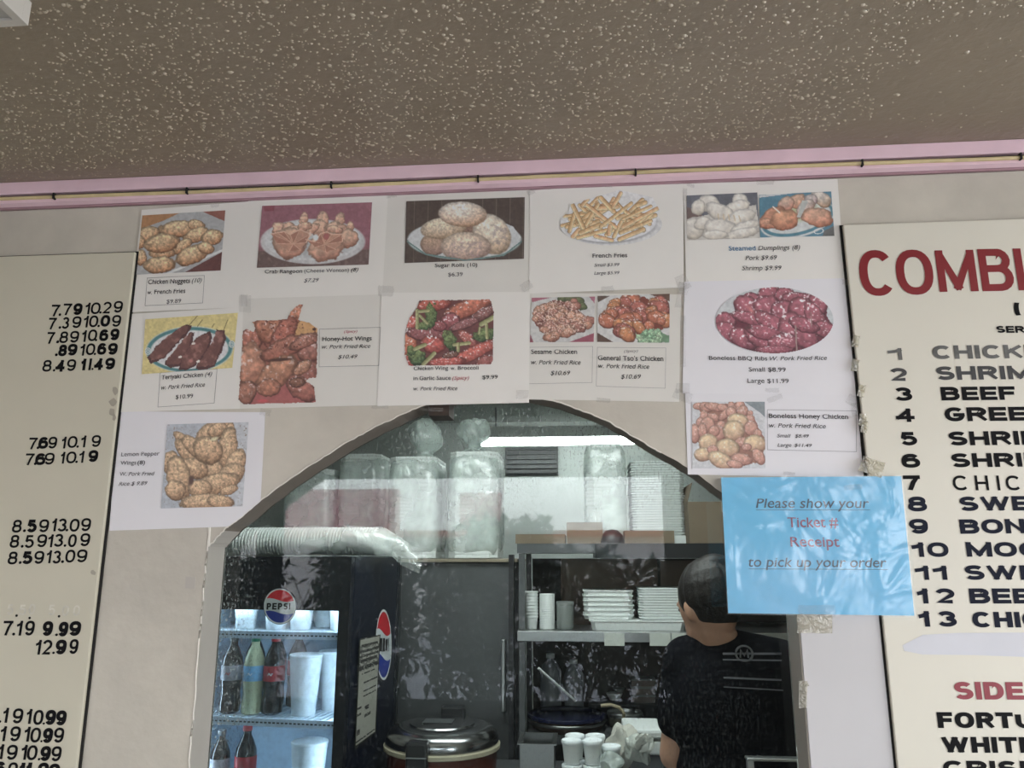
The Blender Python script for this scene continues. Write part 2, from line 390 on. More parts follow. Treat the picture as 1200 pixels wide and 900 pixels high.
# ------------------------------------------------------------------ painter: a printed photo as a fine coloured grid
def vnoise(X, Y, s, seed=0):
    rs = np.random.RandomState(seed); T = rs.rand(64, 64)
    x = X / s; y = Y / s; xi = np.floor(x).astype(int); yi = np.floor(y).astype(int); fx = x - xi; fy = y - yi
    fx = fx*fx*(3-2*fx); fy = fy*fy*(3-2*fy)
    g = lambda a, b: T[a % 64, b % 64]
    return (g(xi, yi)*(1-fx)+g(xi+1, yi)*fx)*(1-fy)+(g(xi, yi+1)*(1-fx)+g(xi+1, yi+1)*fx)*fy
def fbm(X, Y, s, seed=0, o=4):
    r = 0; a = .5; t = 0
    for i in range(o): r = r + a * vnoise(X, Y, s / 2**i, seed + i * 17); t += a; a *= .55
    return r / t
class Pic:
    def __init__(p, quad, org, s, bgc=(180, 180, 180), step=.62):
        """quad: TL TR BR BL in crop pixels; org, s: crop origin and zoom"""
        p.org, p.s = org, s
        q = [np.array((org[0] + a / s, org[1] + b / s)) for a, b in quad]; p.q = q
        w = np.linalg.norm(q[1]-q[0]); h = np.linalg.norm(q[3]-q[0])
        p.nu = int(w / step) + 2; p.nv = int(h / step) + 2
        U, V = np.meshgrid(np.linspace(0, 1, p.nu), np.linspace(0, 1, p.nv))
        p.FX = (q[0][0]*(1-U)+q[1][0]*U)*(1-V)+(q[3][0]*(1-U)+q[2][0]*U)*V
        p.FY = (q[0][1]*(1-U)+q[1][1]*U)*(1-V)+(q[3][1]*(1-U)+q[2][1]*U)*V
        p.X = (p.FX - org[0]) * s; p.Y = (p.FY - org[1]) * s
        p.c = np.zeros(p.X.shape + (3,)) + np.array(bgc, float); p.m = np.ones(p.X.shape, bool)
    def mix(p, a, col):
        a = np.clip(a, 0, 1)[..., None]; p.c = p.c * (1 - a) + np.array(col, float) * a if not isinstance(col, np.ndarray) or col.ndim == 1 else p.c * (1 - a) + col * a
    def inpoly(p, pts, nz=0, seed=0):
        X, Y = p.X, p.Y
        if nz: X = X + (fbm(p.X, p.Y, nz * 2.5, seed) - .5) * nz * 2; Y = Y + (fbm(p.X, p.Y, nz * 2.5, seed + 5) - .5) * nz * 2
        r = np.zeros(X.shape, bool); n = len(pts)
        for i in range(n):
            x1, y1 = pts[i]; x2, y2 = pts[i-1]
            c = ((y1 > Y) != (y2 > Y)) & (X < (x2-x1)*(Y-y1)/((y2-y1) or 1e-9)+x1); r ^= c
        return r
    def poly(p, pts, col, nz=0): p.mix(p.inpoly(pts, nz).astype(float), col)
    def keep(p, pts, nz=0): p.m &= p.inpoly(pts, nz)
    def ell(p, cx, cy, rx, ry, col, ang=0, soft=.04, ring=0):
        a = radians(ang); dx = p.X-cx; dy = p.Y-cy; u = (dx*cos(a)+dy*sin(a))/rx; v = (-dx*sin(a)+dy*cos(a))/ry; r = np.sqrt(u*u+v*v)
        al = np.clip((1 - r) / soft, 0, 1)
        if ring: al = al * np.clip((r - (1 - ring)) / soft, 0, 1)
        p.mix(al, col)
    def blob(p, cx, cy, rx, ry, ang, col, hi, seed=0, rag=.12, tex=.25, ts=.25, dark=.55, spec=0, lx=-.25, ly=-.8):
        rx *= 1.14; ry *= 1.14
        a = radians(ang); dx = p.X-cx; dy = p.Y-cy; u = (dx*cos(a)+dy*sin(a))/rx; v = (-dx*sin(a)+dy*cos(a))/ry
        sc = min(rx, ry)
        r = np.sqrt(u*u+v*v) + (fbm(p.X, p.Y, sc*.6, seed)-.5)*rag*2
        al = np.clip((1-r)/.07, 0, 1)
        nx = (u*cos(a)-v*sin(a)); ny = (u*sin(a)+v*cos(a))
        t = np.clip(.5 + .55*(nx*lx+ny*ly) + .35*(1-r), 0, 1)[..., None]
        c = np.array(col, float)*(1-t)+np.array(hi, float)*t
        tx = 1 + (fbm(p.X, p.Y, sc*ts, seed+3, 5)-.5)*tex*2
        ed = np.clip((1-r)/.28, 0, 1); sh = dark + (1-dark)*ed
        c = c * (tx*sh)[..., None]
        if spec:
            sp = np.clip((fbm(p.X, p.Y, sc*.22, seed+9, 2)-.66)*9, 0, 1)*np.clip(t[..., 0]*1.5-.5, 0, 1)*spec
            c = c*(1-sp[..., None])+235*sp[..., None]
        p.mix(al, np.clip(c, 0, 255))
    def pile(p, region, n, size, cols, his, seed, **k):
        rs = random.Random(seed); xs = [a for a, b in region]; ys = [b for a, b in region]; L = []
        while len(L) < n:
            x = rs.uniform(min(xs), max(xs)); y = rs.uniform(min(ys), max(ys)); ins = False
            for i in range(len(region)):
                x1, y1 = region[i]; x2, y2 = region[i-1]
                if (y1 > y) != (y2 > y) and x < (x2-x1)*(y-y1)/((y2-y1) or 1e-9)+x1: ins = not ins
            if ins: L.append((y, x))
        L.sort()
        for i, (y, x) in enumerate(L):
            r = rs.uniform(*size); j = rs.randrange(len(cols))
            p.blob(x, y, r*rs.uniform(1, 1.7), r, rs.uniform(-50, 50), cols[j], his[j], seed*31+i, **k)
    def seg(p, a, b, w, col, hi=None, seed=0):
        ax, ay = a; bx, by = b; dx, dy = bx-ax, by-ay; L2 = dx*dx+dy*dy
        t = np.clip(((p.X-ax)*dx+(p.Y-ay)*dy)/L2, 0, 1); ox = p.X-(ax+t*dx); oy = p.Y-(ay+t*dy); d = np.sqrt(ox*ox+oy*oy)/(w/2)
        side = (ox*(-dy)+oy*dx)/math.sqrt(L2)/(w/2)
        if hi is None: p.mix(np.clip((1-d)/.15, 0, 1), col); return
        sgn = 1 if dx < 0 else -1
        tt = np.clip(.5+sgn*-side*.6, 0, 1)[..., None]
        c = (np.array(col, float)*(1-tt)+np.array(hi, float)*tt)*(1+(fbm(p.X, p.Y, w*.5, seed)-.5)*.25)[..., None]
        p.mix(np.clip((1.06-d)/.12, 0, 1), c*.62); p.mix(np.clip((.9-d)/.15, 0, 1), c)
    def sprinkle(p, region, col, s, thr, seed, amt=.8):
        a = np.clip((vnoise(p.X, p.Y, s, seed)*.6+vnoise(p.X, p.Y, s*.6, seed+4)*.4-thr)*10, 0, 1)*amt
        p.mix(a*p.inpoly(region), col)
    def finish(p, parent, name='printed_photo', off=.0012, fn=None, label=None, k=KW):
        if k > 1.2:
            g_ = p.c.mean(2, keepdims=True); p.c = (p.c * .80 + g_ * .20) * .90 + 15  # colours greyed and lifted to paint in a plastic haze
            p.c = p.c * (1 + (fbm(p.X, p.Y, 26, 77, 5) - .5) * .22)[..., None]
        c = p.c / 255.0; l = np.where(c <= .04045, c / 12.92, ((c + .055) / 1.055) ** 2.4) * k
        l = np.clip(l, 0, .92); n = p.nu * p.nv
        rgba = np.ones((n, 4), np.float32); rgba[:, :3] = l.reshape(-1, 3)
        fn = fn or (lambda x, y: at(x, y, D - off))
        # fit the (exact) map on a grid by direct evaluation
        co = np.array([fn(x, y) for x, y in zip(p.FX.ravel(), p.FY.ravel())], np.float64)
        r = parent
        while r.parent: r = r.parent
        I = np.array(ROOT[r.name]); co = co @ I[:3, :3].T + I[:3, 3]
        idx = np.arange(n).reshape(p.nv, p.nu); ok = p.m[:-1, :-1] & p.m[1:, :-1] & p.m[:-1, 1:] & p.m[1:, 1:]
        f = np.stack([idx[:-1, :-1][ok], idx[1:, :-1][ok], idx[1:, 1:][ok], idx[:-1, 1:][ok]], 1)
        used = np.unique(f); rm = -np.ones(n, int); rm[used] = np.arange(len(used)); f = rm[f]
        me = bpy.data.meshes.new(name); me.vertices.add(len(used)); me.vertices.foreach_set('co', co[used].astype(np.float32).ravel())
        me.loops.add(f.size); me.loops.foreach_set('vertex_index', f.ravel().astype(np.int32))
        me.polygons.add(len(f)); me.polygons.foreach_set('loop_start', np.arange(0, f.size, 4, dtype=np.int32))
        me.update(calc_edges=True)
        at_ = me.color_attributes.new('print', 'FLOAT_COLOR', 'POINT'); at_.data.foreach_set('color', rgba[used].ravel())
        me.materials.append(PRINT); o = bpy.data.objects.new(name, me); C.objects.link(o); o.parent = parent
        if label: o['label'] = label
        return o
PRINT = bpy.data.materials.new('photo_print'); PRINT.use_nodes = True
_n = PRINT.node_tree.nodes; _a = _n.new('ShaderNodeAttribute'); _a.attribute_name = 'print'
PRINT.node_tree.links.new(_a.outputs['Color'], _n['Principled BSDF'].inputs['Base Color']); _n['Principled BSDF'].inputs['Roughness'].default_value = .5

# ================================================================== THE SHOP: floor, walls, ceiling, storefront windows
RX0, RX1 = -3.5, 3.5
struct('floor', MB().box((RX0, BACKY, -.05), (RX1, D, 0)), M['floor'])
struct('ceiling', MB().box((RX0, BACKY - .1, ZC), (RX1, D + .07, ZC + .05)), M['ceiling'])
struct('wall_left', MB().box((RX0 - .1, BACKY, 0), (RX0, D + .07, ZC)), M['room'])
# right wall with one unseen window, added for daylight
wr = MB().box((RX1, BACKY, 0), (RX1 + .1, D + .07, .5)).box((RX1, BACKY, 2.14), (RX1 + .1, D + .07, ZC))
wr.box((RX1, BACKY, .5), (RX1 + .1, -2.4, 2.14)).box((RX1, .6, .5), (RX1 + .1, D + .07, 2.14))
struct('wall_right', wr, M['room'])
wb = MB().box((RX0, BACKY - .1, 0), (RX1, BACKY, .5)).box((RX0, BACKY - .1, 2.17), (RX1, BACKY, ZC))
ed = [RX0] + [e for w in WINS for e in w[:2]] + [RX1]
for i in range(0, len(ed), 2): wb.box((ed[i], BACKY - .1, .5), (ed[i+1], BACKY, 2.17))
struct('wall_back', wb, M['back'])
M['pane'] = clear_mat('shop_window_glass', diff=(.5, .5, .5), amount=.01, rough=.02, gloss=.05, bump=0)
for i, (a, b, z0, z1) in enumerate(WINS):
    fr = MB()
    for q in ((a, a + .04), (b - .04, b)): fr.box((q[0], BACKY - .06, z0), (q[1], BACKY - .02, z1))
    for q in ((z0, z0 + .04), (z1 - .04, z1)): fr.box((a, BACKY - .06, q[0]), (b, BACKY - .02, q[1]))
    o = struct('window_%d' % (i + 2), fr, M['dark'])
    build('pane', MB().box((a + .04, BACKY - .045, z0 + .04), (b - .04, BACKY - .04, z1 - .04)), M['pane'], o)

# ------------------------------------------------------------------ wall with the arch
outer_px = [(241.5, 655), (246, 641), (255, 630), (266, 619), (279, 609.5), (306, 587), (342, 560), (381, 535), (420, 511), (462, 490.5), (492, 477), (530, 466), (568, 461), (606, 462),
            (645, 469), (680, 480), (715, 495), (740, 509), (772, 529), (795, 541.5), (820, 557.5), (845, 577)]
XL, XR = -.4885 * D, .2627 * D
hole = [Vector((XL, .62))] + [Vector((at(*p).x, at(*p).z)) for p in outer_px]
hole[1].x = XL
for dx, dz in ((.058, -.040), (.104, -.080), (.122, -.104)):   # right shoulder, behind the blue sign
    pass
mir = [Vector((XL + XR - p.x, p.y)) for p in hole[1:6]][::-1]
last = hole[-1]
hole += [last.lerp(mir[0], .5)] + mir
hole += [Vector((XR, .62))]
def smooth_loop(P):
    o = [P[0]]
    for i in range(1, len(P) - 2):
        a, b, c, d = P[i-1], P[i], P[i+1], P[i+2]
        for j in range(4):
            t_ = j / 4; o.append(.5 * ((2*b) + (c-a)*t_ + (2*a-5*b+4*c-d)*t_*t_ + (3*b-a-3*c+d)*t_**3))
    return o + [P[-2], P[-1]]
_r = random.Random(9)
hole = smooth_loop(hole); hole = [p + Vector((_r.uniform(-.0006, .0006), _r.uniform(-.0006, .0006))) if 3 < i < len(hole) - 3 else p for i, p in enumerate(hole)]
T = .072
outer = [Vector((RX0, 0)), Vector((RX0, ZC)), Vector((RX1, ZC)), Vector((RX1, 0))]
tri = tessellate_polygon([[Vector((p.x, p.y, 0)) for p in outer], [Vector((p.x, p.y, 0)) for p in hole]])
allp = outer + hole
wf = MB()
for y in (D, D + T): wf.v += [(p.x, y, p.y) for p in allp]
n = len(allp)
wf.f += [tuple(t) for t in tri] + [tuple(i + n for i in reversed(t)) for t in tri]
struct('wall_front', wf, M['wall'])
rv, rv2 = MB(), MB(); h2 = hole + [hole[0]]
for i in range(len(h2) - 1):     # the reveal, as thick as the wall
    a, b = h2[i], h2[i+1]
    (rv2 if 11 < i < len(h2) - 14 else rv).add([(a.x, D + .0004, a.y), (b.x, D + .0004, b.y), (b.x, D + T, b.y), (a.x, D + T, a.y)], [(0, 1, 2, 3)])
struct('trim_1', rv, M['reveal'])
struct('trim_8', rv2, mat('soffit_dark', alb((104, 97, 88)), .6, var=.2, vscale=9, bump=.4, bscale=40))  # darker colour on the arched stretch than on the uprights
# ragged pale bead of filler along the left edge of the opening
bead = MB(); pts = []
for i in range(len(hole) * 2 // 3):
    a, b = hole[i], hole[i+1]; k = max(2, int((b - a).length / .012))
    for j in range(k):
        q = a.lerp(b, j / k); pts.append((q.x - .0012 + random.uniform(-.0012, .0012), D - .0005, q.y + random.uniform(-.0008, .0008)))
bead.tube(pts, .0013, 6)
struct('trim_2', bead, mat('edge_filler', alb((190, 187, 178)), .5, bump=.4, bscale=200), smooth=True)
# block of old wood left at the top of the arch
q0, q1 = at(503, 484, D + .01), at(527, 476, D + .01)
struct('trim_3', MB().box((q0.x, D + .004, at(515, 486.5, D).z), (q1.x, D + .06, q1.z + .02)), mat('old_wood', lin((58, 46, 36)), .6, var=.5, vscale=40))

# ------------------------------------------------------------------ mouldings under the ceiling
def zt(py, Y): return at(600, py, Y).z
y1 = D - .020
m1 = MB().box((RX0, y1, zt(203.2, y1)), (RX1, D, ZC)); struct('trim_4', m1, M['pink'], bevel=.002)
struct('trim_5', MB().box((RX0, D - .010, zt(208, y1)), (RX1, D, zt(203.2, y1) + .001)), M['gap'])  # black strip painting the shadow in the groove above the cord
y2 = D - .020
za, zb = zt(210.5, y2), zt(214.6, y2)
pr = [(D, za + .004), (y2, za), (y2, zb), (y2 + .010, zb - .0035), (D - .002, zb - .006), (D, zb - .006)]
m2 = MB(); m2.v = [(x, y, z) for x in (RX0, RX1) for y, z in pr]; k = len(pr)
m2.f = [(i, (i+1) % k, (i+1) % k + k, i + k) for i in range(k) if i != 3] ; struct('trim_6', m2, M['pink'], merge=False)
m3 = MB().box((RX0, D - .008, zt(221, D) + .001), (RX1, D, zb - .006)); struct('trim_7', m3, M['mauve'])  # mauve colour stands in for shade under the pink moulding
cord = thing('beige_cord', 'thin beige cord running along the pink moulding under the ceiling', 'cord', (0, D, 2.2))
pts = []
rs = random.Random(3); zc_ = zt(208.6, D - .022)
for i in range(141):
    x = -3.4 + i * 6.8 / 140; pts.append((x, D - .021 - .001 * sin(x * 3), zc_ + .0013 * sin(x * 4.1 + 1) + rs.uniform(-.0003, .0003)))
build('cord', MB().tube(pts, .0036, 8), M['cord'], cord, smooth=True)
st = MB().box((-.012, -.001, -.005), (.012, .003, .005))
for px, py in ((62, 233), (218, 227), (388, 213), (560, 212), (745, 199), (1010, 183), (1196, 178)):
    q = at(px, py, D - .0265); b = MB().box((q.x - .0015, q.y - .001, zc_ - .006), (q.x + .0015, D, zc_ + .006))
    build('staple', b, M['gap'], cord)

# ------------------------------------------------------------------ stucco on the ceiling
def smooth_zone(px, py):
    if px > 985 + (170 - py) * .75 + 18 * sin(py * .11) and py > 20: return .93
    if px > 940 and py > 150: return .5
    if px < 62 and 34 < py < 100: return .8
    return 0
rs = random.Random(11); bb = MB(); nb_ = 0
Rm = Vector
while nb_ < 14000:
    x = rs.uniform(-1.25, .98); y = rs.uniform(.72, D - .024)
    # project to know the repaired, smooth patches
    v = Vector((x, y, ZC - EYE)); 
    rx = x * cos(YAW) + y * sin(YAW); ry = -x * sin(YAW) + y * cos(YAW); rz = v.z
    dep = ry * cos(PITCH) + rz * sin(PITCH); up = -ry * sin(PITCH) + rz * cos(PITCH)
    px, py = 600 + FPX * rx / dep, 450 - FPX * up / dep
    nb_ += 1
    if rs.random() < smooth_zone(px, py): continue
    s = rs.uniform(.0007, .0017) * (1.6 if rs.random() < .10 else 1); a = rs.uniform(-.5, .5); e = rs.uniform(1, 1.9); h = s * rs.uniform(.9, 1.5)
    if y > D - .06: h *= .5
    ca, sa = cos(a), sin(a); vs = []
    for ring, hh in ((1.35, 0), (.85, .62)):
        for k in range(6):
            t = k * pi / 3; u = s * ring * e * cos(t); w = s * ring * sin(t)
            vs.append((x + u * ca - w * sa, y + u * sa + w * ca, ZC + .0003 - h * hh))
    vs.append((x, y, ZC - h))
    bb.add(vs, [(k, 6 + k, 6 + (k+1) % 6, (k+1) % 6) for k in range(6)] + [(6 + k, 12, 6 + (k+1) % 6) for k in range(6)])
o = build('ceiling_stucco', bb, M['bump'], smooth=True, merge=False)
for md in list(o.modifiers): o.modifiers.remove(md)
tag(o, 'raised popcorn stucco blobs on the taupe ceiling', 'stucco', kind='stuff')

# ------------------------------------------------------------------ lamp at the ceiling, top left corner of the picture
zf = ZC - .035
cx_ = hitz(33, 30, zf)
fx = thing('ceiling_light', 'white ceiling light with a frosted lens, only its corner showing', 'lamp', (cx_.x - .3, cx_.y - .6, ZC))
X1, Y1 = cx_.x, cx_.y; X0_, Y0_ = X1 - .60, Y1 - 1.2
M['lens'] = mat('frosted_lens', (.48, .48, .45), .5, bump=.2, bscale=90)
build('lens', MB().box((X0_ + .01, Y0_ + .01, zf + .004), (X1 - .012, Y1 - .012, zf + .02)), M['lens'], fx)
rim = MB()
for a, b in (((X0_, Y0_), (X1, Y0_ + .012)), ((X0_, Y1 - .012), (X1, Y1)), ((X0_, Y0_ + .0121), (X0_ + .012, Y1 - .0121)), ((X1 - .012, Y0_ + .0121), (X1, Y1 - .0121))):
    rim.box((a[0], a[1], zf), (b[0], b[1], ZC))
build('rim', rim, mat('lamp_rim', (.62, .60, .55), .4), fx, merge=False)

# ================================================================== OUTSIDE: what the glass mirrors and what lights the room
tag(build('pavement', MB().box((-14, -22, -.2), (14, BACKY - .1, -.05)), mat('concrete', (.33, .32, .32), .8, var=.15, vscale=1)), kind='structure')
bl = thing('low_building', 'low white building across the street seen mirrored in the glass', 'building', (-2, -16, -.05))
build('wall', MB().box((-9, -18, -.05), (6, -14, 1.95)), mat('stucco_white', (.75, .72, .68), .8), bl)
build('roof', MB().box((-9.2, -18.2, 1.95), (6.2, -13.8, 2.08)), mat('roof_red', (.5, .16, .12), .7), bl)
build('roof_sign', MB().box((-6.8, -14.4, 2.08), (-4.0, -14.1, 3.0)).box((-2.6, -14.4, 2.08), (-1.7, -14.1, 2.9)), mat('awning_red', (.72, .36, .38), .7), bl)
rs = random.Random(5)
def leafy(cx, cy, H, n, seed, label, spread=.36):
    rs = random.Random(seed)
    t = thing('leafy_plant', label, 'plant', (cx, cy, -.05), 0, 'plants outside the shop window')
    st = MB(); lf = MB()
    for k in range(5):
        a = rs.uniform(0, 6.28); pts = [(cx + .1 * cos(a) * j, cy + .1 * sin(a) * j, -.05 + H * .9 * j / 6 + .04 * sin(j + a)) for j in range(7)]
        st.tube(pts, .012, 5, .004)
    for k in range(int(n * 1.15)):
        x = cx + rs.uniform(-spread, spread); y = cy + rs.uniform(-.3, .3); z = .3 + (H - .3) * rs.random() ** .8
        L = rs.uniform(.08, .17); Mx = Matrix.Rotation(rs.uniform(0, 6.28), 3, 'Z') @ Matrix.Rotation(rs.uniform(-1.2, 1.2), 3, 'Y') @ Matrix.Rotation(rs.uniform(-.8, .8), 3, 'X')
        o = Vector((x, y, z)); vs = [o + Mx @ Vector(p) for p in ((0, 0, 0), (L*.4, L*.22, .01), (L, 0, -.01), (L*.4, -L*.22, .01), (L*.4, 0, -.004))]
        lf.add(vs, [(0, 4, 1), (1, 4, 2), (2, 4, 3), (3, 4, 0)])
    build('stem', st, M['cardboard_dark'], t); lo = build('leaves', lf, mat('leaf_green', (.02, .04, .018), .5), t, merge=False); lo['kind'] = 'stuff'
for i, (x, y, H, n, lb) in enumerate(((-2.9, -3.78, 1.5, 1100, 'leafy shrub outside the leftmost shop window'), (-2.3, -5.0, 1.6, 1200, 'leafy shrub set back at the left end of the wide window'),
                                     (-1.75, -3.78, 1.6, 1200, 'near leafy shrub, second from the left outside the wide window'), (-1.15, -5.0, 1.66, 1300, 'far leafy shrub left of the middle of the wide window'),
                                     (-.60, -3.78, 1.84, 1300, 'tallest leafy shrub, right outside the middle of the wide window'), (-.02, -5.0, 1.6, 1200, 'far leafy shrub right of the middle of the wide window'),
                                     (.5, -3.78, 1.5, 900, 'leafy shrub outside the right end of the wide window'))):
    leafy(x, y, H, n, 20 + i, lb, .34)

# ================================================================== MENU BOARDS
def quad_px(pts, Y, Yb=None):
    """plate whose front face has these frame-pixel corners at depth Y"""
    f = [at(px, py, Y) for px, py in pts]; Yb = D if Yb is None else Yb
    b = [Vector((p.x, Yb, p.z)) for p in f]; k = len(f)
    mb = MB(); mb.add(f + b, [tuple(range(k)), tuple(range(2*k-1, k-1, -1))] + [(i, i + k, (i+1) % k + k, (i+1) % k) for i in range(k)]); return mb
YB = D - .010
# left board: right edge X = -.6365 D
xl, zt_l = at(158, 295, YB).x, at(100, 297, YB).z
lb = thing('price_board', 'cream menu board of black stick-on prices at the left edge', 'menu board', (-1.5, D, .9))
b = build('panel', MB().box((-2.35, YB, .75), (xl, D - .0015, zt_l)), M['board'], lb, bevel=.0015)
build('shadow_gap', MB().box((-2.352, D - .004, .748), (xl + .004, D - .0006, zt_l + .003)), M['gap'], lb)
tL = lambda x, y: at(x, y, YB - .0007)
def price_row(spec, org, s, name='price_numerals'):
    """spec: (chars, [(x0,x1)...], (xa,ya),(xb,yb), h, bold string)"""
    chars, xs, a, b2, h, bold = spec; mb = MB()
    for i, ch in enumerate(chars):
        x0, x1 = xs[i]; xm = (x0 + x1) / 2; yb = a[1] + (b2[1] - a[1]) * (xm - a[0]) / (b2[0] - a[0])
        H = h if ch != '.' else 0
        jit = random.uniform(-.03, .03) * h
        fx0, fx1, fy = org[0] + x0 / s - .9, org[0] + x1 / s - .7, org[1] + (yb + (jit if ch != '.' else 0)) / s
        t = .25 if bold[i] == 'b' else .17
        sh = .09 if ch != '.' else 0
        put_glyph(mb, ch, fx0 - .2, fx1 + .2 - sh * h / s * .5, fy, h / s, t, 0, tL, lean=.02)
    build(name, mb, M['black'], lb)
A = (0, 330); 
for sp in [("7.7910.29", [(450,525),(520,540),(555,630),(645,725),(750,795),(800,885),(878,895),(905,980),(1000,1080)], (450,307),(1080,270), 104, 'n.nbn...n'),
           ("7.3910.09", [(425,495),(520,540),(545,610),(635,715),(735,780),(785,865),(862,880),(885,970),(985,1065)], (425,420),(1065,393), 104, 'n.nnn..bn'),
           ("7.8910.69", [(412,480),(500,522),(525,600),(615,695),(720,762),(775,855),(840,857),(875,955),(970,1050)], (412,548),(1050,514), 104, 'n.nnn..bb'),
           (".8910.69", [(488,510),(515,590),(595,680),(705,748),(757,838),(830,847),(857,937),(950,1035)], (490,657),(1035,640), 104, 'bbbn..bb'),
           ("8.4911.49", [(375,455),(470,488),(490,570),(588,668),(712,758),(783,805),(810,825),(830,908),(925,1012)], (375,795),(1012,770), 104, 'nbbnbb.bb')]:
    price_row(sp, A, 7.5)
for sp in [("7.6910.19", [(108,140),(140,149),(145,182),(182,215),(232,250),(255,292),(290,298),(305,325),(345,380)], (108,600),(380,591), 45, 'nbbnnn.nn'),
           ("7.6910.19", [(95,128),(130,139),(133,172),(168,205),(228,245),(250,288),(286,294),(298,318),(333,370)], (95,661),(370,647), 45, 'nbbnnn.nb')]:
    price_row(sp, (0, 340), 3.2125)
for sp in [("8.5913.09", [(43,77),(83,92),(95,130),(137,172),(182,200),(203,235),(233,241),(245,280),(285,320)], (43,72),(320,67), 46, 'nbbnnnbnn'),
           ("8.5913.09", [(35,68),(75,84),(87,120),(130,165),(168,188),(190,223),(226,234),(240,270),(282,317)], (35,127),(317,121), 46, 'nbnnnnbnn'),
           ("8.5913.09", [(28,62),(68,77),(78,115),(120,155),(163,182),(185,215),(217,226),(230,265),(270,307)], (28,184),(307,178), 46, 'nbbnnnbnn')]:
    price_row(sp, (0, 600), 3)
for sp in [("7.199.99", [(30,145),(150,180),(190,265),(290,405),(497,620),(655,682),(685,800),(810,950)], (30,548),(950,558), 175, 'nbnnbbbb'),
           ("12.99", [(412,485),(495,610),(620,645),(650,780),(812,918)], (412,770),(918,760), 175, 'nnbbn')]:
    price_row(sp, (0, 690), 10)
for sp in [(".191 0.99".replace(' ', ''), [(-5,18),(30,100),(145,270),(305,375),(390,510),(508,530),(530,655),(655,780)], (0,370),(780,405), 178, 'bnnnnbbb'),
           ("1910.99", [(0,75),(115,240),(280,355),(355,480),(480,502),(500,620),(630,750)], (0,588),(750,608), 178, 'nnnnbbn'),
           ("1910.99", [(-35,45),(75,205),(245,320),(315,440),(450,475),(470,595),(600,720)], (0,800),(720,820), 178, 'nnnnbbn'),
           ("6911.99", [(-60,60),(90,205),(220,290),(300,370),(375,400),(440,570),(570,700)], (0,1000),(700,1025), 178, 'bnbbbbb')]:
    price_row(sp, (0, 810), 10)
OLDG = mat('old_glue', alb((140, 135, 122)), .6)
for ch, x0, x1, y in (('5', 75, 150, 305), ('5', 215, 300, 310), ('0', 330, 405, 300), ('5', 560, 640, 310), ('0', 720, 800, 318), ('0', 850, 930, 318)):
    gh = MB(); put_glyph(gh, ch, x0 / 10, x1 / 10, 690 + y / 10, 12.5, .16, 0, tL)
    build('glue_ghost', gh, M['ghost'], lb)['label'] = 'pale glue trace of a removed numeral'
for x, y in ((192, 330), (345, 358), (690, 338)):
    dots = MB(); put_glyph(dots, '.', x / 10 - 1.6, x / 10 + 1.6, 690 + y / 10, 3, .2, 0, tL)
    build('price_point', dots, M['black'], lb)
for x, y, r in ((135, 458, 4), (133, 471, 5), (131, 483, 4), (134, 489, 3), (109, 671, 3)):
    pts = [(x + r * cos(a) * random.uniform(.6, 1.2), y + r * 1.2 * sin(a) * random.uniform(.6, 1.2)) for a in np.linspace(0, 5.6, 8)]
    build('torn_tape', MB().add([tL(*p) for p in pts], [tuple(range(8))]), OLDG, lb)

# right board
xr, zt_r = at(988, 262, YB).x, at(1060, 261, YB).z
rb = thing('combination_board', 'cream menu board with maroon COMBI heading and numbered black list', 'menu board', (1.1, D, .9))
build('panel', MB().box((xr, YB, .75), (1.95, D - .0015, zt_r)), M['board_r'], rb, bevel=.0015)
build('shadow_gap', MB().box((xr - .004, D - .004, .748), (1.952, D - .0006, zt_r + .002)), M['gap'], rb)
tR = lambda x, y: at(x, y, YB - .0008)
def word(chars, widths, x0, x1, yb, h, m, org, s, t=.24, slope=0, nvis=None, ty=None, name='list_word', gap=.12):
    """chars laid out from x0; the first nvis of them end at x1 (crop pixels)"""
    nvis = nvis or len(chars); w = [widths.get(c, 1.0) for c in chars]; tot = sum(w[:nvis]) + gap * (nvis - 1)
    k = (x1 - x0) / tot; x = x0; mb = MB()
    for c, ww in zip(chars, w):
        if c != ' ':
            a, b = org[0] + x / s + 1, org[0] + (x + ww * k) / s + 1
            put_glyph(mb, c, a, b, org[1] + (yb + slope * (x - x0)) / s, h / s, t, slope, tR, ty=ty)
        x += (ww + gap) * k
    return build(name, mb, m, rb)
WD = {'I': .30, 'M': 1.25, 'W': 1.5, 'E': .88, 'F': .86, 'T': .98, '1': .62, 'S': .96, ' ': .5, 'C': 1.05, 'O': 1.1}
o1 = (960, 180)
mb = MB()
for c, a, b, yb, h in (('C', 187, 342, 627, 203), ('O', 349, 513, 622, 200), ('M', 530, 702, 608, 184), ('B', 719, 864, 605, 187), ('I', 876, 914, 601, 186), ('N', 938, 1085, 596, 186)):
    put_glyph(mb, c, o1[0] + a / 3.75, o1[0] + b / 3.75, o1[1] + yb / 3.75, h / 3.75, .185, -.02, tR, ty=.165)
build('heading_word', mb, M['maroon'], rb)
mb = MB(); put_glyph(mb, '(', 1189.6, 1197.5, 370.5, 17, .34, 0, tR, ty=.1); build('list_word', mb, M['black'], rb)
word('SERVED', WD, 805, 1200, 720, 98, M['black'], (1100, 330), 12, .34, 0, 3, ty=.26)
o2 = (960, 400)
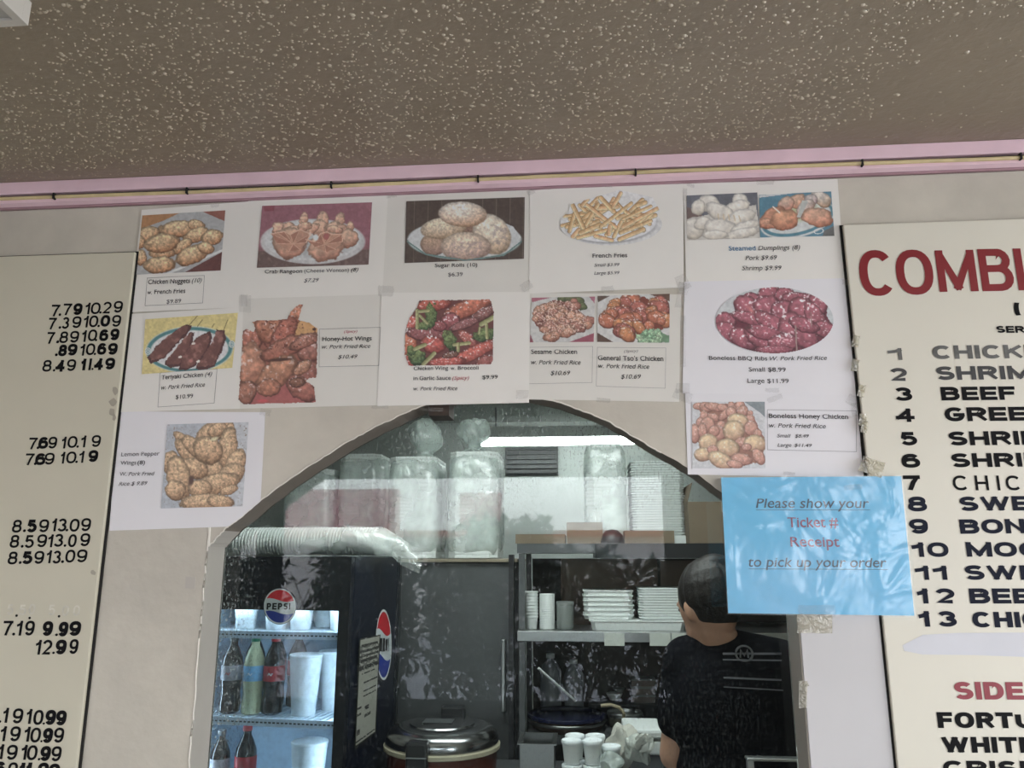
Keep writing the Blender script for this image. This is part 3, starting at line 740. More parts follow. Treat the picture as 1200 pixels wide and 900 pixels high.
LIST = [('1', 300, 370, 82, 52, 'CHICKEN', 498, 893, 78, 60, 5, 'vinyl_faded'), ('2', 312, 386, 175, 58, 'SHRIMP', 513, 935, 170, 60, 5, 'vinyl_half'),
        ('3', 330, 408, 262, 60, 'BEEF', 535, 862, 260, 60, 4, 'black'), ('4', 336, 418, 355, 60, 'GREEN', 552, 912, 352, 62, 4, 'black'),
        ('5', 356, 430, 458, 60, 'SHRIMP', 568, 880, 458, 62, 4, 'black'), ('6', 362, 443, 556, 62, 'SHRIMP', 580, 893, 554, 62, 4, 'black'),
        ('7', 370, 445, 655, 66, 'CHIC', 592, 892, 655, 66, 4, 'black'), ('8', 390, 473, 748, 66, 'SWEET', 616, 925, 746, 64, 3, 'black_blue'),
        ('9', 396, 478, 846, 66, 'BON', 618, 905, 846, 64, 3, 'black_blue')]
for num, a, b, yb, h, wd, x0, x1, yw, hw, nv, mm in LIST:
    word(num, WD, a, b, yb, h, M[mm], o2, 3.75, .33, -.01, ty=.25, name='list_number')
    if num == '7':
        mb = MB()
        for c, xa, xb in (('C', 592, 660), ('H', 690, 748), ('I', 782, 802), ('C', 825, 892)):
            put_glyph(mb, c, o2[0] + xa / 3.75, o2[0] + xb / 3.75, o2[1] + yw / 3.75, hw / 3.75, .17, 0, tR)
        build('list_word', mb, M['black'], rb)
    else: word(wd, WD, x0, x1, yw, hw, M[mm], o2, 3.75, .36, -.01, nv, ty=.25)
o3 = (960, 640); S3 = 3.4625
for num, a, b, yb, h, wd, x0, x1, yw, hw, nv in [('10', 375, 525, 44, 60, 'MOO', 597, 905, 43, 60, 3), ('11', 388, 524, 137, 58, 'SWE', 590, 890, 137, 60, 3),
        ('12', 397, 550, 233, 62, 'BEE', 610, 862, 233, 62, 3), ('13', 403, 558, 327, 64, 'CHIC', 622, 905, 330, 64, 4)]:
    word(num, WD, a, b, yb, h, M['black_blue'], o3, S3, .33, 0, ty=.25, name='list_number', gap=.35 if num in ('12', '13') else .12)
    word(wd, WD, x0, x1, yw, hw, M['black_blue'], o3, S3, .36, 0, nv, ty=.25)
word('SIDES', WD, 548, 831, 622, 72, M['maroon2'], o3, S3, .34, .004, 4, ty=.24, name='heading_word')
word('FORTUNE', WD, 480, 870, 738, 65, M['black'], o3, S3, .36, .004, 5, ty=.25)
word('WHITE', WD, 497, 880, 838, 65, M['black'], o3, S3, .36, .004, 5, ty=.25)
word('CRISPY', WD, 503, 900, 933, 63, M['black'], o3, S3, .36, .004, 5, ty=.25)
pp = MB(); P_ = [(338, 402), (420, 360), (560, 352), (900, 350), (900, 452), (620, 442), (420, 440), (345, 425)]
pp.add([at(960 + a / S3, 640 + b / S3, YB - .0004) for a, b in P_], [tuple(range(8))]); build('overpaint', pp, M['patch'], rb)['label'] = 'pale grey overpainted strip'
# dark joint line and flat strip right of the opening
# ================================================================== PAPER SHEETS
NOISE = {}
def sheet(name, label, quad, parent_mat='paper', lift=.0, sag=.0007, seed=1, poly=None):
    """one printed sheet: slightly wavy, with its own thickness; quad in frame pixels TL TR BR BL"""
    q = [Vector(a) for a in quad]; c = at(sum(p.x for p in q) / 4, sum(p.y for p in q) / 4, D)
    t = thing(name, label, 'menu sheet', (c.x, D, c.z), 0, 'printed food sheets taped on the wall')
    nu, nv = 14, 10; mb = MB(); rs = random.Random(seed); ph = [rs.uniform(0, 6.28) for _ in range(4)]
    Y0 = D - .0014 - lift
    for layer in (0, 1):
        for j in range(nv + 1):
            for i in range(nu + 1):
                u, v = i / nu, j / nv
                p = q[0].lerp(q[1], u).lerp(q[3].lerp(q[2], u), v)
                if poly:
                    p.y = min(p.y, float(np.interp(p.x, [q_[0] for q_ in outer_px], [q_[1] for q_ in outer_px], left=900)))
                edge = max(0, abs(u - .5) * 2 - .75) * 4 * .5 + max(0, abs(v - .5) * 2 - .75) * 4 * .5
                w = sag * .35 * edge * (.5 + .5 * sin(ph[0] + u * 5 + v * 3)) + (sag * .5 * max(0, v - .7) / .3 * (.5 + .5 * sin(ph[1] + u * 7)))
                mb.v.append(tuple(at(p.x, p.y, Y0 - w + layer * .0003)))
    N = (nu + 1) * (nv + 1); g = lambda i, j, l: l * N + j * (nu + 1) + i
    for j in range(nv):
        for i in range(nu):
            mb.f += [(g(i,j,0), g(i,j+1,0), g(i+1,j+1,0), g(i+1,j,0)), (g(i,j,1), g(i+1,j,1), g(i+1,j+1,1), g(i,j+1,1))]
    for i in range(nu): mb.f += [(g(i,0,0), g(i+1,0,0), g(i+1,0,1), g(i,0,1)), (g(i,nv,0), g(i,nv,1), g(i+1,nv,1), g(i+1,nv,0))]
    for j in range(nv): mb.f += [(g(0,j,0), g(0,j,1), g(0,j+1,1), g(0,j+1,0)), (g(nu,j,0), g(nu,j+1,0), g(nu,j+1,1), g(nu,j,1))]
    build('paper', mb, M[parent_mat], t, merge=False, smooth=False)
    t['y0'] = Y0 - sag * 1.15 - .0003
    return t
def texts(t, org, s, rows):
    Y = t['y0']; fn = lambda x, y: at(x, y, Y)
    groups = {}
    for txt, p0, p1, h, st, m in rows:
        mb = groups.setdefault(m, MB())
        put_text(mb, txt, (org[0] + p0[0] / s, org[1] + p0[1] / s), (org[0] + p1[0] / s, org[1] + p1[1] / s), h / s,
                 {'b': .009, 's': .005}.get(st.replace('i', ''), .001), (.2 if m.startswith('sign') else .26) if 'i' in st else 0, fn)
    for m, mb in groups.items():
        build('printed_text', mb, M[m], t, merge=False)
def frame_box(t, org, s, pts, w=.35, m='ink_soft'):
    Y = t['y0']; mb = MB(); P = [(org[0] + a / s, org[1] + b / s) for a, b in pts]; P.append(P[0])
    v, f = ribbon(P, w); mb.add([at(a.x, a.y, Y) for a in v], f); build('printed_box', mb, M[m], t)
def tape(parent, cx, cy, w, h, ang=0, m='tape', seed=0):
    rs = random.Random(seed + int(cx)); Y = (parent.get('y0') or YB - .001) - .0005
    mb = MB(); n = 7; a = radians(ang)
    for i in range(n + 1):
        for j in (0, 1, 2, 3):
            x = (i / n - .5) * w; y = (j / 3 - .5) * h + (rs.uniform(-.4, .4) if j in (0, 3) else 0)
            if i in (0, n): x += rs.uniform(-.8, .8)
            mb.v.append(tuple(at(cx + x * cos(a) - y * sin(a), cy + x * sin(a) + y * cos(a), Y - rs.uniform(0, .0011))))
    mb.f = [(i*4+j, i*4+j+1, i*4+j+5, i*4+j+4) for i in range(n) for j in range(3)]
    build('tape', mb, M[m], parent, smooth=True, merge=False)

K, R_, G_ = 'ink', 'ink_red', 'ink_soft'
# --- chicken nuggets
t = sheet('menu_sheet', 'printed sheet reading Chicken Nuggets, photo of golden nuggets on a square plate', [(166, 246), (291, 236), (288, 360), (152, 366)], seed=1, lift=.0006)
p = Pic([(135, 100), (912, 52), (868, 615), (75, 655)], (150, 240), 8, (150, 152, 152))
p.poly([(120, 90), (480, 78), (330, 150), (120, 225)], (158, 108, 66)); p.poly([(700, 65), (930, 40), (920, 160)], (128, 74, 62))
p.poly([(520, 640), (900, 430), (890, 640)], (92, 52, 50)); p.seg((360, 650), (890, 425), 24, (190, 192, 190))
for i, (x, y, rx, ry, a) in enumerate([(480, 225, 180, 70, -4), (640, 190, 78, 48, 8), (190, 275, 100, 66, -18), (105, 350, 50, 60, 0), (640, 285, 120, 62, -20), (790, 305, 96, 66, -12), (500, 390, 110, 45, -32), (120, 490, 52, 70, 0), (320, 450, 115, 52, -4), (315, 360, 155, 78, -10), (600, 470, 150, 78, -24), (730, 405, 76, 52, 12), (300, 560, 140, 72, -6)]):
    p.blob(x, y, rx, ry, a, (150, 88, 52), (206, 178, 134), i + 1, rag=.16, tex=.42, ts=.22, dark=.5)
p.finish(t, off=D - t['y0'])
texts(t, (0, 180), 4, [('Chicken Nuggets', (693, 612), (890, 606), 20, 'b', K), ('(10)', (899, 605), (945, 603), 20, 'i', K), ('w.', (690, 660), (712, 659), 18, 'n', K), ('French Fries', (723, 658), (868, 653), 19, 's', K), ('$9.89', (780, 703), (848, 699), 18, 'n', G_)])
frame_box(t, (0, 180), 4, [(690, 583), (958, 571), (950, 700), (680, 713)])
tape(t, 286, 352, 8, 14, 0); tape(t, 252, 241, 10, 4, -4)
# --- crab rangoon
t = sheet('menu_sheet', 'printed sheet reading Crab Rangoon, photo of wontons on an oval plate before pink', [(291, 234), (455, 226), (448, 345), (286, 350)], lift=.0009, seed=2)
p = Pic([(62, 62), (1166, 26), (1130, 652), (8, 684)], (300, 234), 8.571, (134, 82, 92))
p.poly([(80, 66), (185, 62), (180, 112), (80, 118)], (122, 58, 68)); p.poly([(0, 520), (1160, 500), (1160, 700), (0, 700)], (96, 74, 68))
p.mix(np.clip((p.Y - 440) / 160, 0, 1) * .8, (92, 72, 68)); p.sprinkle([(0, 480), (1160, 480), (1160, 700), (0, 700)], (120, 100, 90), 30, .6, 3, .4)
p.ell(570, 420, 538, 232, (172, 172, 172)); p.ell(570, 408, 500, 205, (182, 184, 184)); p.ell(570, 470, 430, 130, (160, 164, 164), soft=.4)
for i, (x, y, rx, ry, a) in enumerate([(480, 200, 40, 72, 10), (230, 300, 60, 72, -20), (330, 285, 70, 66, 20), (670, 215, 52, 95, -4), (650, 290, 80, 80, 0), (840, 210, 46, 80, 22), (810, 290, 110, 60, 0), (950, 270, 34, 46, 0), (550, 300, 90, 46, -28), (930, 390, 100, 84, -25), (400, 310, 90, 50, 0), (490, 270, 70, 40, -10), (790, 300, 80, 36, 10), (700, 480, 165, 130, -8), (330, 440, 175, 140, 12), (760, 400, 105, 70, -5)]):
    p.blob(x, y, rx, ry, a, (158, 96, 76), (206, 170, 142), i + 40, rag=.28, tex=.30, ts=.4, dark=.62)
for (cx_p, cy_p), rim_ in (((375, 445), [(150, 345), (215, 330), (285, 322), (345, 350), (440, 300), (545, 345), (505, 430), (440, 500), (330, 520), (215, 440)]), ((690, 450), [(500, 400), (590, 425), (650, 340), (710, 322), (760, 350), (865, 345), (870, 420), (800, 500), (700, 520), (590, 480)])):
    for i in range(len(rim_)):
        a, b = rim_[i], rim_[(i + 1) % len(rim_)]
        p.poly([(cx_p, cy_p), a, b], ((174, 124, 100), (158, 104, 84))[i % 2], 12); p.seg(a, (cx_p, cy_p), 8, (190, 146, 120))
    for i in range(len(rim_)): p.seg(rim_[i], rim_[(i + 1) % len(rim_)], 11, (200, 162, 136)) if i < 6 else None
p.ell(705, 370, 30, 34, (158, 84, 78)); p.ell(600, 380, 34, 40, (196, 202, 202), soft=.4); p.ell(545, 345, 18, 26, (205, 180, 165), soft=.4)
p.finish(t, off=D - t['y0'])
texts(t, (280, 200), 3.215, [('Crab Rangoon', (97, 387), (238, 385), 13, 'b', K), ('(Cheese Wonton)', (246, 384), (414, 381), 13, 'n', G_), ('(8)', (422, 380), (450, 379), 13, 'bi', K), ('$7.29', (245, 421), (300, 419), 14, 'i', G_)])
tape(t, 287, 356, 14, 20, 4); tape(t, 300, 233, 16, 4, -3)
# --- sugar rolls
t = sheet('menu_sheet', 'printed sheet reading Sugar Rolls, photo of sugared buns in a white dish', [(454, 226), (622, 220), (620, 343), (447, 344)], 'paper3', seed=3, lift=.0001)
p = Pic([(50, 62), (1160, 24), (1152, 602), (34, 642)], (470, 228), 8, (66, 54, 48))
p.mix(.35 * (np.abs(((p.X + p.Y * .02) / 128) % 1 - .5) > .47), (130, 120, 108)); p.mix(.25 * vnoise(p.X, p.Y * .05, 22, 3), (84, 68, 56))
p.ell(595, 425, 545, 192, (112, 132, 130)); p.ell(595, 418, 540, 184, (176, 180, 180)); p.ell(595, 400, 440, 160, (182, 186, 186))
p.poly([(56, 420), (130, 335), (300, 250), (420, 235), (880, 230), (1050, 300), (1125, 400), (1100, 440), (595, 420)], (178, 182, 182))
for i, (x, y, rx, ry, a, c, h) in enumerate([(300, 470, 110, 92, 8, (122, 92, 82), (168, 138, 112)), (660, 335, 120, 62, 0, (92, 66, 58), (130, 98, 82)), (400, 315, 195, 92, -6, (150, 116, 84), (206, 192, 166)), (850, 370, 150, 185, -34, (160, 128, 96), (214, 204, 184)), (605, 490, 215, 125, 0, (142, 108, 96), (206, 186, 160)), (578, 185, 205, 108, 3, (168, 120, 84), (216, 208, 194))]):
    p.blob(x, y, rx, ry, a, c, h, i + 70, rag=.05, tex=.28, ts=.12, dark=.7)
p.sprinkle([(860, 280), (1020, 300), (1000, 480), (860, 460)], (120, 104, 112), 20, .5, 4, .35); p.sprinkle([(460, 440), (760, 440), (760, 600), (440, 600)], (130, 106, 114), 18, .5, 5, .35)
p.seg((60, 440), (230, 560), 14, (84, 116, 112)); p.seg((230, 560), (600, 616), 14, (84, 116, 112)); p.seg((600, 616), (960, 570), 14, (84, 116, 112)); p.seg((960, 570), (1128, 440), 14, (84, 116, 112))
p.finish(t, off=D - t['y0'])
texts(t, (280, 200), 3.215, [('Sugar Rolls (10)', (738, 364), (898, 361), 13, 's', K), ('$6.39', (788, 399), (843, 397), 14, 'n', G_)])
tape(t, 459, 229, 12, 5, -10); tape(t, 452, 341, 18, 12, 3); tape(t, 617, 335, 14, 10, -30)
# --- french fries
t = sheet('menu_sheet', 'printed sheet reading French Fries, photo of fries heaped on a white plate', [(621, 223), (801, 212), (801, 337), (620, 344)], lift=.0009, seed=4)
p = Pic([(60, 20), (1160, 20), (1160, 640), (60, 640)], (650, 220), 9.231, (186, 186, 184))
p.ell(610, 400, 520, 215, (140, 140, 142), -3, .1); p.ell(605, 385, 505, 205, (196, 196, 198), -3); 
rs = random.Random(4); fr = []
for i in range(46):
    a = rs.uniform(0, pi); x = 600 + rs.uniform(-400, 380); y = 350 + rs.uniform(-190, 130) * (1 - abs(x - 600) / 600); L = rs.uniform(70, 150); an = rs.choice((-.5, .4, -.3, .9, -1.0)) + rs.uniform(-.2, .2)
    fr.append(((x - L * cos(an), y - L * sin(an) * .8), (x + L * cos(an), y + L * sin(an) * .8)))
fr += [((160, 470), (215, 280)), ((250, 540), (560, 460)), ((440, 525), (620, 570)), ((700, 560), (960, 450)), ((560, 510), (610, 440)), ((200, 530), (260, 460)), ((710, 490), (1040, 360)), ((270, 190), (330, 250)), ((300, 190), (360, 120)), ((390, 190), (480, 95)), ((500, 110), (640, 260)), ((630, 210), (715, 60)), ((820, 250), (950, 130)), ((900, 190), (980, 160)), ((460, 160), (440, 230)), ((340, 400), (470, 180)), ((740, 340), (1040, 200)), ((730, 430), (1110, 225)), ((640, 530), (720, 370)), ((280, 490), (490, 400)), ((350, 190), (660, 430)), ((500, 420), (830, 170)), ((195, 190), (310, 430)), ((590, 500), (600, 420))]
for i, (a, b) in enumerate(fr): p.seg(a, b, rs.uniform(36, 54), (172, 126, 74) if i % 3 else (186, 132, 84), (214, 192, 146), i)
k1 = np.zeros_like(p.m); 
dx = (p.X - 605) / 560; dy = (p.Y - 395) / 232; k1 |= (dx * dx + dy * dy) < 1
k1 |= p.inpoly([(160, 180), (700, 20), (1060, 100), (1150, 260), (900, 500), (120, 480)])
p.m &= k1
p.mix(((dx*dx+dy*dy > .97) & (p.c.min(2) > 180)).astype(float), (190, 190, 188)); p.finish(t, off=D - t['y0'], k=1.66)
texts(t, (600, 190), 2.857, [('French Fries', (270, 320), (386, 318), 13, 'b', K), ('Small $3.99', (275, 350), (360, 348), 10, 'i', G_), ('Large $5.99', (275, 377), (360, 375), 10, 'i', G_)])
tape(t, 622, 225, 9, 6, -20); tape(t, 713, 218, 9, 3, -4); tape(t, 712, 339, 14, 7, -6); tape(t, 800, 331, 14, 18, -25)
# --- steamed dumplings
t = sheet('menu_sheet', 'printed sheet reading Steamed Dumplings with two dumpling photos side by side', [(801, 215), (981.5, 210), (990, 329), (804, 333)], seed=5, lift=.0004)
p = Pic([(30, 60), (570, 36), (590, 384), (34, 402)], (800, 220), 6.522, (84, 86, 94))
p.poly([(0, 140), (150, 180), (150, 260), (0, 260)], (96, 78, 74)); p.poly([(30, 240), (560, 130), (600, 420), (20, 420)], (176, 172, 162))
for i, (x, y, rx, ry, a) in enumerate([(440, 100, 60, 50, 40), (420, 150, 90, 50, -20), (200, 120, 80, 60, 20), (120, 150, 50, 56, 10), (290, 190, 110, 60, 25), (440, 230, 110, 56, -20), (80, 310, 80, 76, 0), (150, 270, 60, 46, -30), (290, 310, 120, 66, 8), (480, 300, 110, 40, -20), (450, 350, 130, 36, -12), (250, 360, 90, 34, 0)]):
    p.blob(x, y, rx, ry, a, (166, 156, 138), (206, 202, 192), i + 90, rag=.15, tex=.12, ts=.5, dark=.72)
for x in range(5): p.seg((270 + x * 40, 200 + x * 4), (275 + x * 42, 240 + x * 4), 9, (184, 166, 130))
p.finish(t, off=D - t['y0'])
p = Pic([(585, 55), (1135, 28), (1160, 368), (592, 380)], (800, 220), 6.522, (66, 112, 132))
p.poly([(580, 60), (830, 28), (830, 44), (640, 70), (585, 76)], (176, 178, 178)); p.poly([(1080, 330), (1180, 280), (1180, 400), (1060, 400)], (86, 86, 84))
p.ell(880, 240, 300, 140, (176, 180, 178), -14); p.ell(880, 236, 288, 128, (62, 112, 128), -14); p.ell(880, 232, 262, 108, (178, 182, 180), -14)
p.ell(900, 190, 170, 80, (160, 164, 120), -14, .5)
for i, (x, y, rx, ry, a, c, h) in enumerate([(1060, 85, 80, 50, 30, (150, 110, 76), (190, 186, 178)), (880, 105, 70, 52, -10, (158, 92, 66), (196, 160, 132)), (790, 125, 66, 50, -30, (160, 88, 66), (200, 172, 150)), (980, 90, 46, 40, 0, (146, 112, 108), (184, 176, 170)), (680, 230, 110, 60, -35, (150, 74, 52), (188, 130, 100)), (650, 275, 75, 34, 10, (152, 78, 56), (190, 140, 110)), (940, 160, 80, 50, -50, (160, 96, 68), (196, 188, 180)), (1030, 225, 115, 66, 8, (160, 88, 62), (196, 152, 124)), (780, 250, 100, 72, -10, (156, 84, 60), (196, 140, 104))]):
    p.blob(x, y, rx, ry, a, c, h, i + 110, rag=.18, tex=.25, ts=.35, dark=.62)
p.poly([(915, 95), (960, 105), (900, 230), (872, 225)], (164, 168, 162)); p.seg((690, 145), (740, 190), 12, (206, 196, 180)); p.ell(1040, 332, 40, 22, (190, 194, 192), -10, ring=.25)
p.finish(t, off=D - t['y0'])
texts(t, (600, 190), 2.857, [('Steamed', (726, 296), (816, 295), 14, 'b', 'ink_blue'), ('Dumplings (8)', (824, 295), (965, 292), 14, 'i', K), ('Pork $9.69', (782, 328), (888, 326), 14, 'i', K), ('Shrimp $9.99', (770, 362), (903, 361), 14, 'i', K)])
tape(t, 803, 228, 5, 14, 0); tape(t, 897, 214, 20, 5, -2); tape(t, 809, 217, 10, 4, 20)
# --- teriyaki
t = sheet('menu_sheet', 'printed sheet reading Teriyaki Chicken, photo of four brown skewers on yellow', [(150, 368), (285, 360), (281, 479), (139, 483)], 'paper', lift=.0009, seed=6)
p = Pic([(100, 118), (1150, 44), (1085, 668), (60, 740)], (160, 362), 9.677, (198, 182, 112))
p.mix(.25 * vnoise(p.X, p.Y, 220, 2), (176, 158, 88))
p.ell(600, 460, 505, 268, (176, 186, 182), -3); p.ell(600, 460, 497, 258, (60, 116, 118), -3); p.ell(600, 462, 452, 224, (176, 186, 182), -3); p.ell(600, 464, 444, 216, (188, 188, 188), -3)
for x, y in ((130, 480), (1080, 400)): p.ell(x, y, 36, 42, (186, 192, 190)); p.ell(x, y, 26, 32, (96, 140, 142), ring=.3); p.ell(x, y, 10, 14, (96, 140, 142))
for a, b in (((600, 180), (690, 80)), ((690, 200), (748, 122)), ((855, 210), (880, 172)), ((985, 250), (1036, 120))): p.seg(a, b, 9, (112, 92, 50))
for pts in ([(120, 540), (300, 350), (560, 165), (620, 190), (600, 260), (420, 440), (300, 570), (150, 620)], [(330, 590), (470, 420), (600, 280), (650, 255), (640, 350), (600, 500), (520, 640), (380, 660), (330, 640)], [(470, 690), (500, 560), (640, 380), (720, 300), (830, 262), (860, 330), (820, 470), (680, 640), (560, 700)], [(660, 680), (740, 560), (860, 380), (910, 235), (1000, 245), (1015, 340), (960, 500), (880, 660), (760, 690)]):
    p.poly(pts, (74, 44, 42), 22)
    cx = sum(a for a, b in pts) / len(pts); cy = sum(b for a, b in pts) / len(pts)
    q = [(cx + (a - cx) * .86 - 6, cy + (b - cy) * .9 - 8) for a, b in pts]; mk = p.inpoly(q, 16).astype(float)
    tx = fbm(p.X, p.Y, 60, int(cx)); p.mix(mk * (.35 + .5 * tx), (122, 74, 66)); p.mix(mk * np.clip((tx - .55) * 5, 0, 1) * .7, (150, 98, 88))
for x, y in ((495, 545), (700, 595), (645, 392)): p.ell(x, y, 22, 14, (206, 196, 186), -20)
p.ell(615, 590, 34, 26, (176, 106, 98), soft=.6)
p.finish(t, off=D - t['y0'])
texts(t, (120, 340), 3, [('Teriyaki Chicken', (207, 314), (353, 304), 14, 'b', K), ('(4)', (361, 303), (385, 301), 14, 'i', K), ('w. Pork Fried Rice', (206, 350), (360, 339), 14, 'i', K), ('$10.99', (257, 383), (318, 379), 14, 'n', K)])
frame_box(t, (120, 340), 3, [(203, 290), (403, 277), (393, 397), (195, 411)])
# --- honey hot wings
t = sheet('menu_sheet', 'printed sheet reading Honey-Hot Wings, big photo of reddish wings at its left', [(285, 350), (447, 343), (443, 475), (278, 479)], 'paper3', lift=.0002, seed=7)
p = Pic([(30, 30), (690, 30), (690, 870), (20, 870)], (276, 350), 6.927, (130, 72, 58))
p.keep([(60, 262), (90, 244), (150, 268), (160, 240), (135, 190), (170, 172), (300, 176), (415, 164), (450, 100), (515, 42), (552, 42), (512, 172), (600, 196), (668, 240), (660, 640), (600, 648), (578, 670), (640, 710), (652, 845), (420, 850), (60, 858), (22, 820)], 7)
p.poly([(20, 700), (660, 640), (660, 880), (20, 880)], (150, 74, 70)); p.poly([(440, 160), (690, 180), (690, 330), (440, 330)], (188, 138, 84)); p.poly([(130, 165), (440, 160), (440, 300), (200, 330)], (170, 110, 72))
for i, (x, y, rx, ry, a, c, h) in enumerate([(490, 120, 50, 100, 22, (150, 78, 56), (182, 118, 90)), (600, 430, 90, 80, 0, (110, 56, 44), (160, 104, 90)), (590, 590, 110, 90, 20, (112, 56, 48), (152, 94, 80)), (130, 330, 80, 100, 0, (120, 64, 52), (170, 100, 80)), (130, 540, 105, 165, 6, (136, 78, 58), (184, 126, 98)), (90, 760, 75, 95, 20, (110, 60, 48), (158, 102, 80)), (310, 260, 165, 105, 22, (140, 72, 54), (176, 112, 84)), (400, 270, 70, 150, 36, (132, 62, 50), (166, 94, 76)), (400, 400, 190, 72, -22, (126, 62, 48), (164, 102, 82)), (560, 345, 120, 50, -25, (126, 66, 52), (160, 108, 90)), (540, 560, 90, 42, -35, (130, 76, 56), (178, 128, 98)), (340, 600, 170, 95, -38, (134, 78, 58), (182, 124, 92)), (270, 720, 90, 70, 0, (130, 70, 54), (174, 112, 84)), (540, 730, 130, 85, 38, (116, 56, 48), (160, 96, 80)), (500, 680, 60, 40, 0, (90, 52, 40), (130, 84, 66))]):
    p.blob(x, y, rx, ry, a, c, h, i + 130, rag=.2, tex=.36, ts=.3, dark=.5, spec=.6)
p.ell(360, 495, 120, 18, (70, 42, 34), -4, .5); p.sprinkle([(180, 170), (690, 180), (690, 380), (200, 420)], (84, 40, 32), 17, .68, 8, .8); p.ell(640, 248, 16, 13, (70, 40, 32)); p.ell(220, 830, 60, 16, (184, 66, 70), soft=.5)
p.finish(t, off=D - t['y0'])
texts(t, (280, 200), 3.215, [('(Spicy)', (396, 611), (446, 610), 9, 'i', R_), ('Honey-Hot Wings', (314, 642), (500, 639), 15, 'b', K), ('w. Pork Fried Rice', (312, 671), (495, 668), 14, 'i', K), ('$10.49', (373, 709), (446, 707), 14, 'i', K)])
frame_box(t, (280, 200), 3.215, [(303, 597), (533, 590), (527, 734), (302, 739)])
tape(t, 311, 483, 12, 8, 10); tape(t, 445, 477, 20, 4, 0)
# --- wing with broccoli
t = sheet('menu_sheet', 'printed sheet reading Chicken Wing w. Broccoli, photo of glazed wings with broccoli', [(447, 343), (621, 342), (620, 472), (442, 476)], lift=.0012, seed=8)
p = Pic([(50, 55), (1115, 55), (1115, 860), (50, 860)], (468, 344), 10, (96, 52, 50))
p.keep([(235, 78), (1060, 66), (1080, 100), (1108, 210), (1100, 780), (1075, 832), (110, 850), (60, 720), (70, 420), (120, 280), (205, 160)], 5)
for i, (x, y, rx, ry, a, c, h) in enumerate([(390, 130, 200, 72, -6, (128, 48, 44), (190, 92, 74)), (800, 170, 300, 92, -22, (130, 58, 46), (196, 110, 84)), (600, 340, 110, 110, 20, (104, 42, 50), (156, 82, 84)), (980, 240, 160, 60, -30, (92, 50, 48), (140, 92, 86)), (140, 350, 70, 90, 0, (140, 46, 42), (196, 92, 78)), (110, 600, 90, 190, 4, (136, 56, 42), (194, 110, 80)), (330, 480, 230, 80, 4, (96, 44, 48), (146, 84, 84)), (470, 380, 80, 60, 0, (104, 44, 50), (150, 80, 80)), (400, 600, 140, 95, 12, (126, 46, 44), (184, 86, 76)), (760, 360, 170, 50, -20, (100, 52, 52), (150, 94, 92)), (800, 530, 130, 62, 42, (118, 48, 46), (180, 96, 84)), (860, 700, 330, 74, -26, (126, 50, 46), (190, 92, 78)), (560, 800, 200, 60, -4, (130, 46, 44), (186, 88, 76)), (1010, 800, 120, 70, -20, (100, 46, 44), (150, 84, 76)), (130, 790, 90, 70, 20, (126, 44, 44), (176, 84, 74)), (600, 720, 90, 34, -10, (82, 48, 42), (124, 84, 70))]):
    p.blob(x, y, rx, ry, a, c, h, i + 150, rag=.12, tex=.3, ts=.25, dark=.45, spec=1)
for i, (x, y, rx, ry, a) in enumerate([(370, 270, 56, 150, 6), (290, 380, 90, 46, -10), (590, 560, 70, 110, -35), (200, 740, 96, 80, 10), (140, 670, 50, 50, 0), (1000, 480, 110, 70, -15)]):
    p.blob(x, y, rx, ry, a, (42, 66, 42), (104, 122, 70), i + 170, rag=.5, tex=.6, ts=.2, dark=.6)
for a, b, w in (((210, 200), (210, 400), 56), ((230, 210), (340, 200), 50), ((240, 260), (330, 350), 44), ((640, 600), (820, 580), 54), ((690, 590), (690, 670), 50), ((180, 650), (300, 600), 60), ((280, 830), (410, 700), 62), ((960, 360), (1100, 280), 72), ((1020, 360), (1030, 520), 50), ((940, 400), (930, 470), 34)): p.seg(a, b, w * .8, (112, 116, 66), (176, 174, 122), int(w))
p.finish(t, off=D - t['y0'])
texts(t, (280, 200), 3.215, [('Chicken Wing', (658, 752), (788, 750), 13, 's', K), ('w.', (797, 750), (815, 750), 12, 'n', K), ('Broccoli', (825, 750), (903, 749), 13, 's', K), ('in', (657, 789), (673, 789), 13, 'n', K), ('Garlic Sauce', (680, 789), (798, 788), 14, 's', K), ('(Spicy)', (804, 788), (867, 787), 13, 'i', R_), ('$9.99', (917, 786), (975, 784), 14, 's', K), ('w. Pork Fried Rice', (657, 828), (823, 827), 13, 'i', K)])
tape(t, 506, 480, 26, 4, 2); tape(t, 612, 462, 14, 10, 0)
# --- sesame / general tso
t = sheet('menu_sheet', "printed sheet with Sesame Chicken and General Tso's Chicken photos side by side", [(620, 343), (798, 345), (796, 471), (618, 468)], 'paper3', seed=9, lift=.0002)
SQ = (615, 340); s6 = 6.667
p = Pic([(55, 60), (548, 50), (538, 404), (40, 408)], SQ, s6, (172, 172, 168))
p.poly([(40, 55), (230, 50), (60, 95)], (150, 82, 98)); p.poly([(500, 48), (550, 48), (545, 105)], (148, 84, 100)); p.poly([(340, 408), (540, 335), (540, 408)], (140, 64, 80)); p.poly([(38, 330), (68, 408), (38, 408)], (130, 62, 76))
for i, (x, y, r) in enumerate(((300, 65, 40), (370, 80, 50), (420, 90, 40), (450, 130, 36))): p.blob(x, y, r, r * .8, 0, (44, 54, 32), (96, 104, 66), i + 180, rag=.3)
reg = [(70, 170), (130, 110), (230, 75), (380, 90), (420, 160), (510, 235), (480, 290), (400, 330), (280, 360), (190, 385), (130, 320), (80, 260)]
p.poly(reg, (110, 62, 54), 12); p.pile(reg, 60, (20, 38), [(112, 58, 50), (126, 70, 56)], [(170, 112, 94), (184, 132, 104)], 5, rag=.2, tex=.3, dark=.55)
p.sprinkle(reg, (216, 190, 172), 8, .57, 6, .8); p.finish(t, off=D - t['y0'])
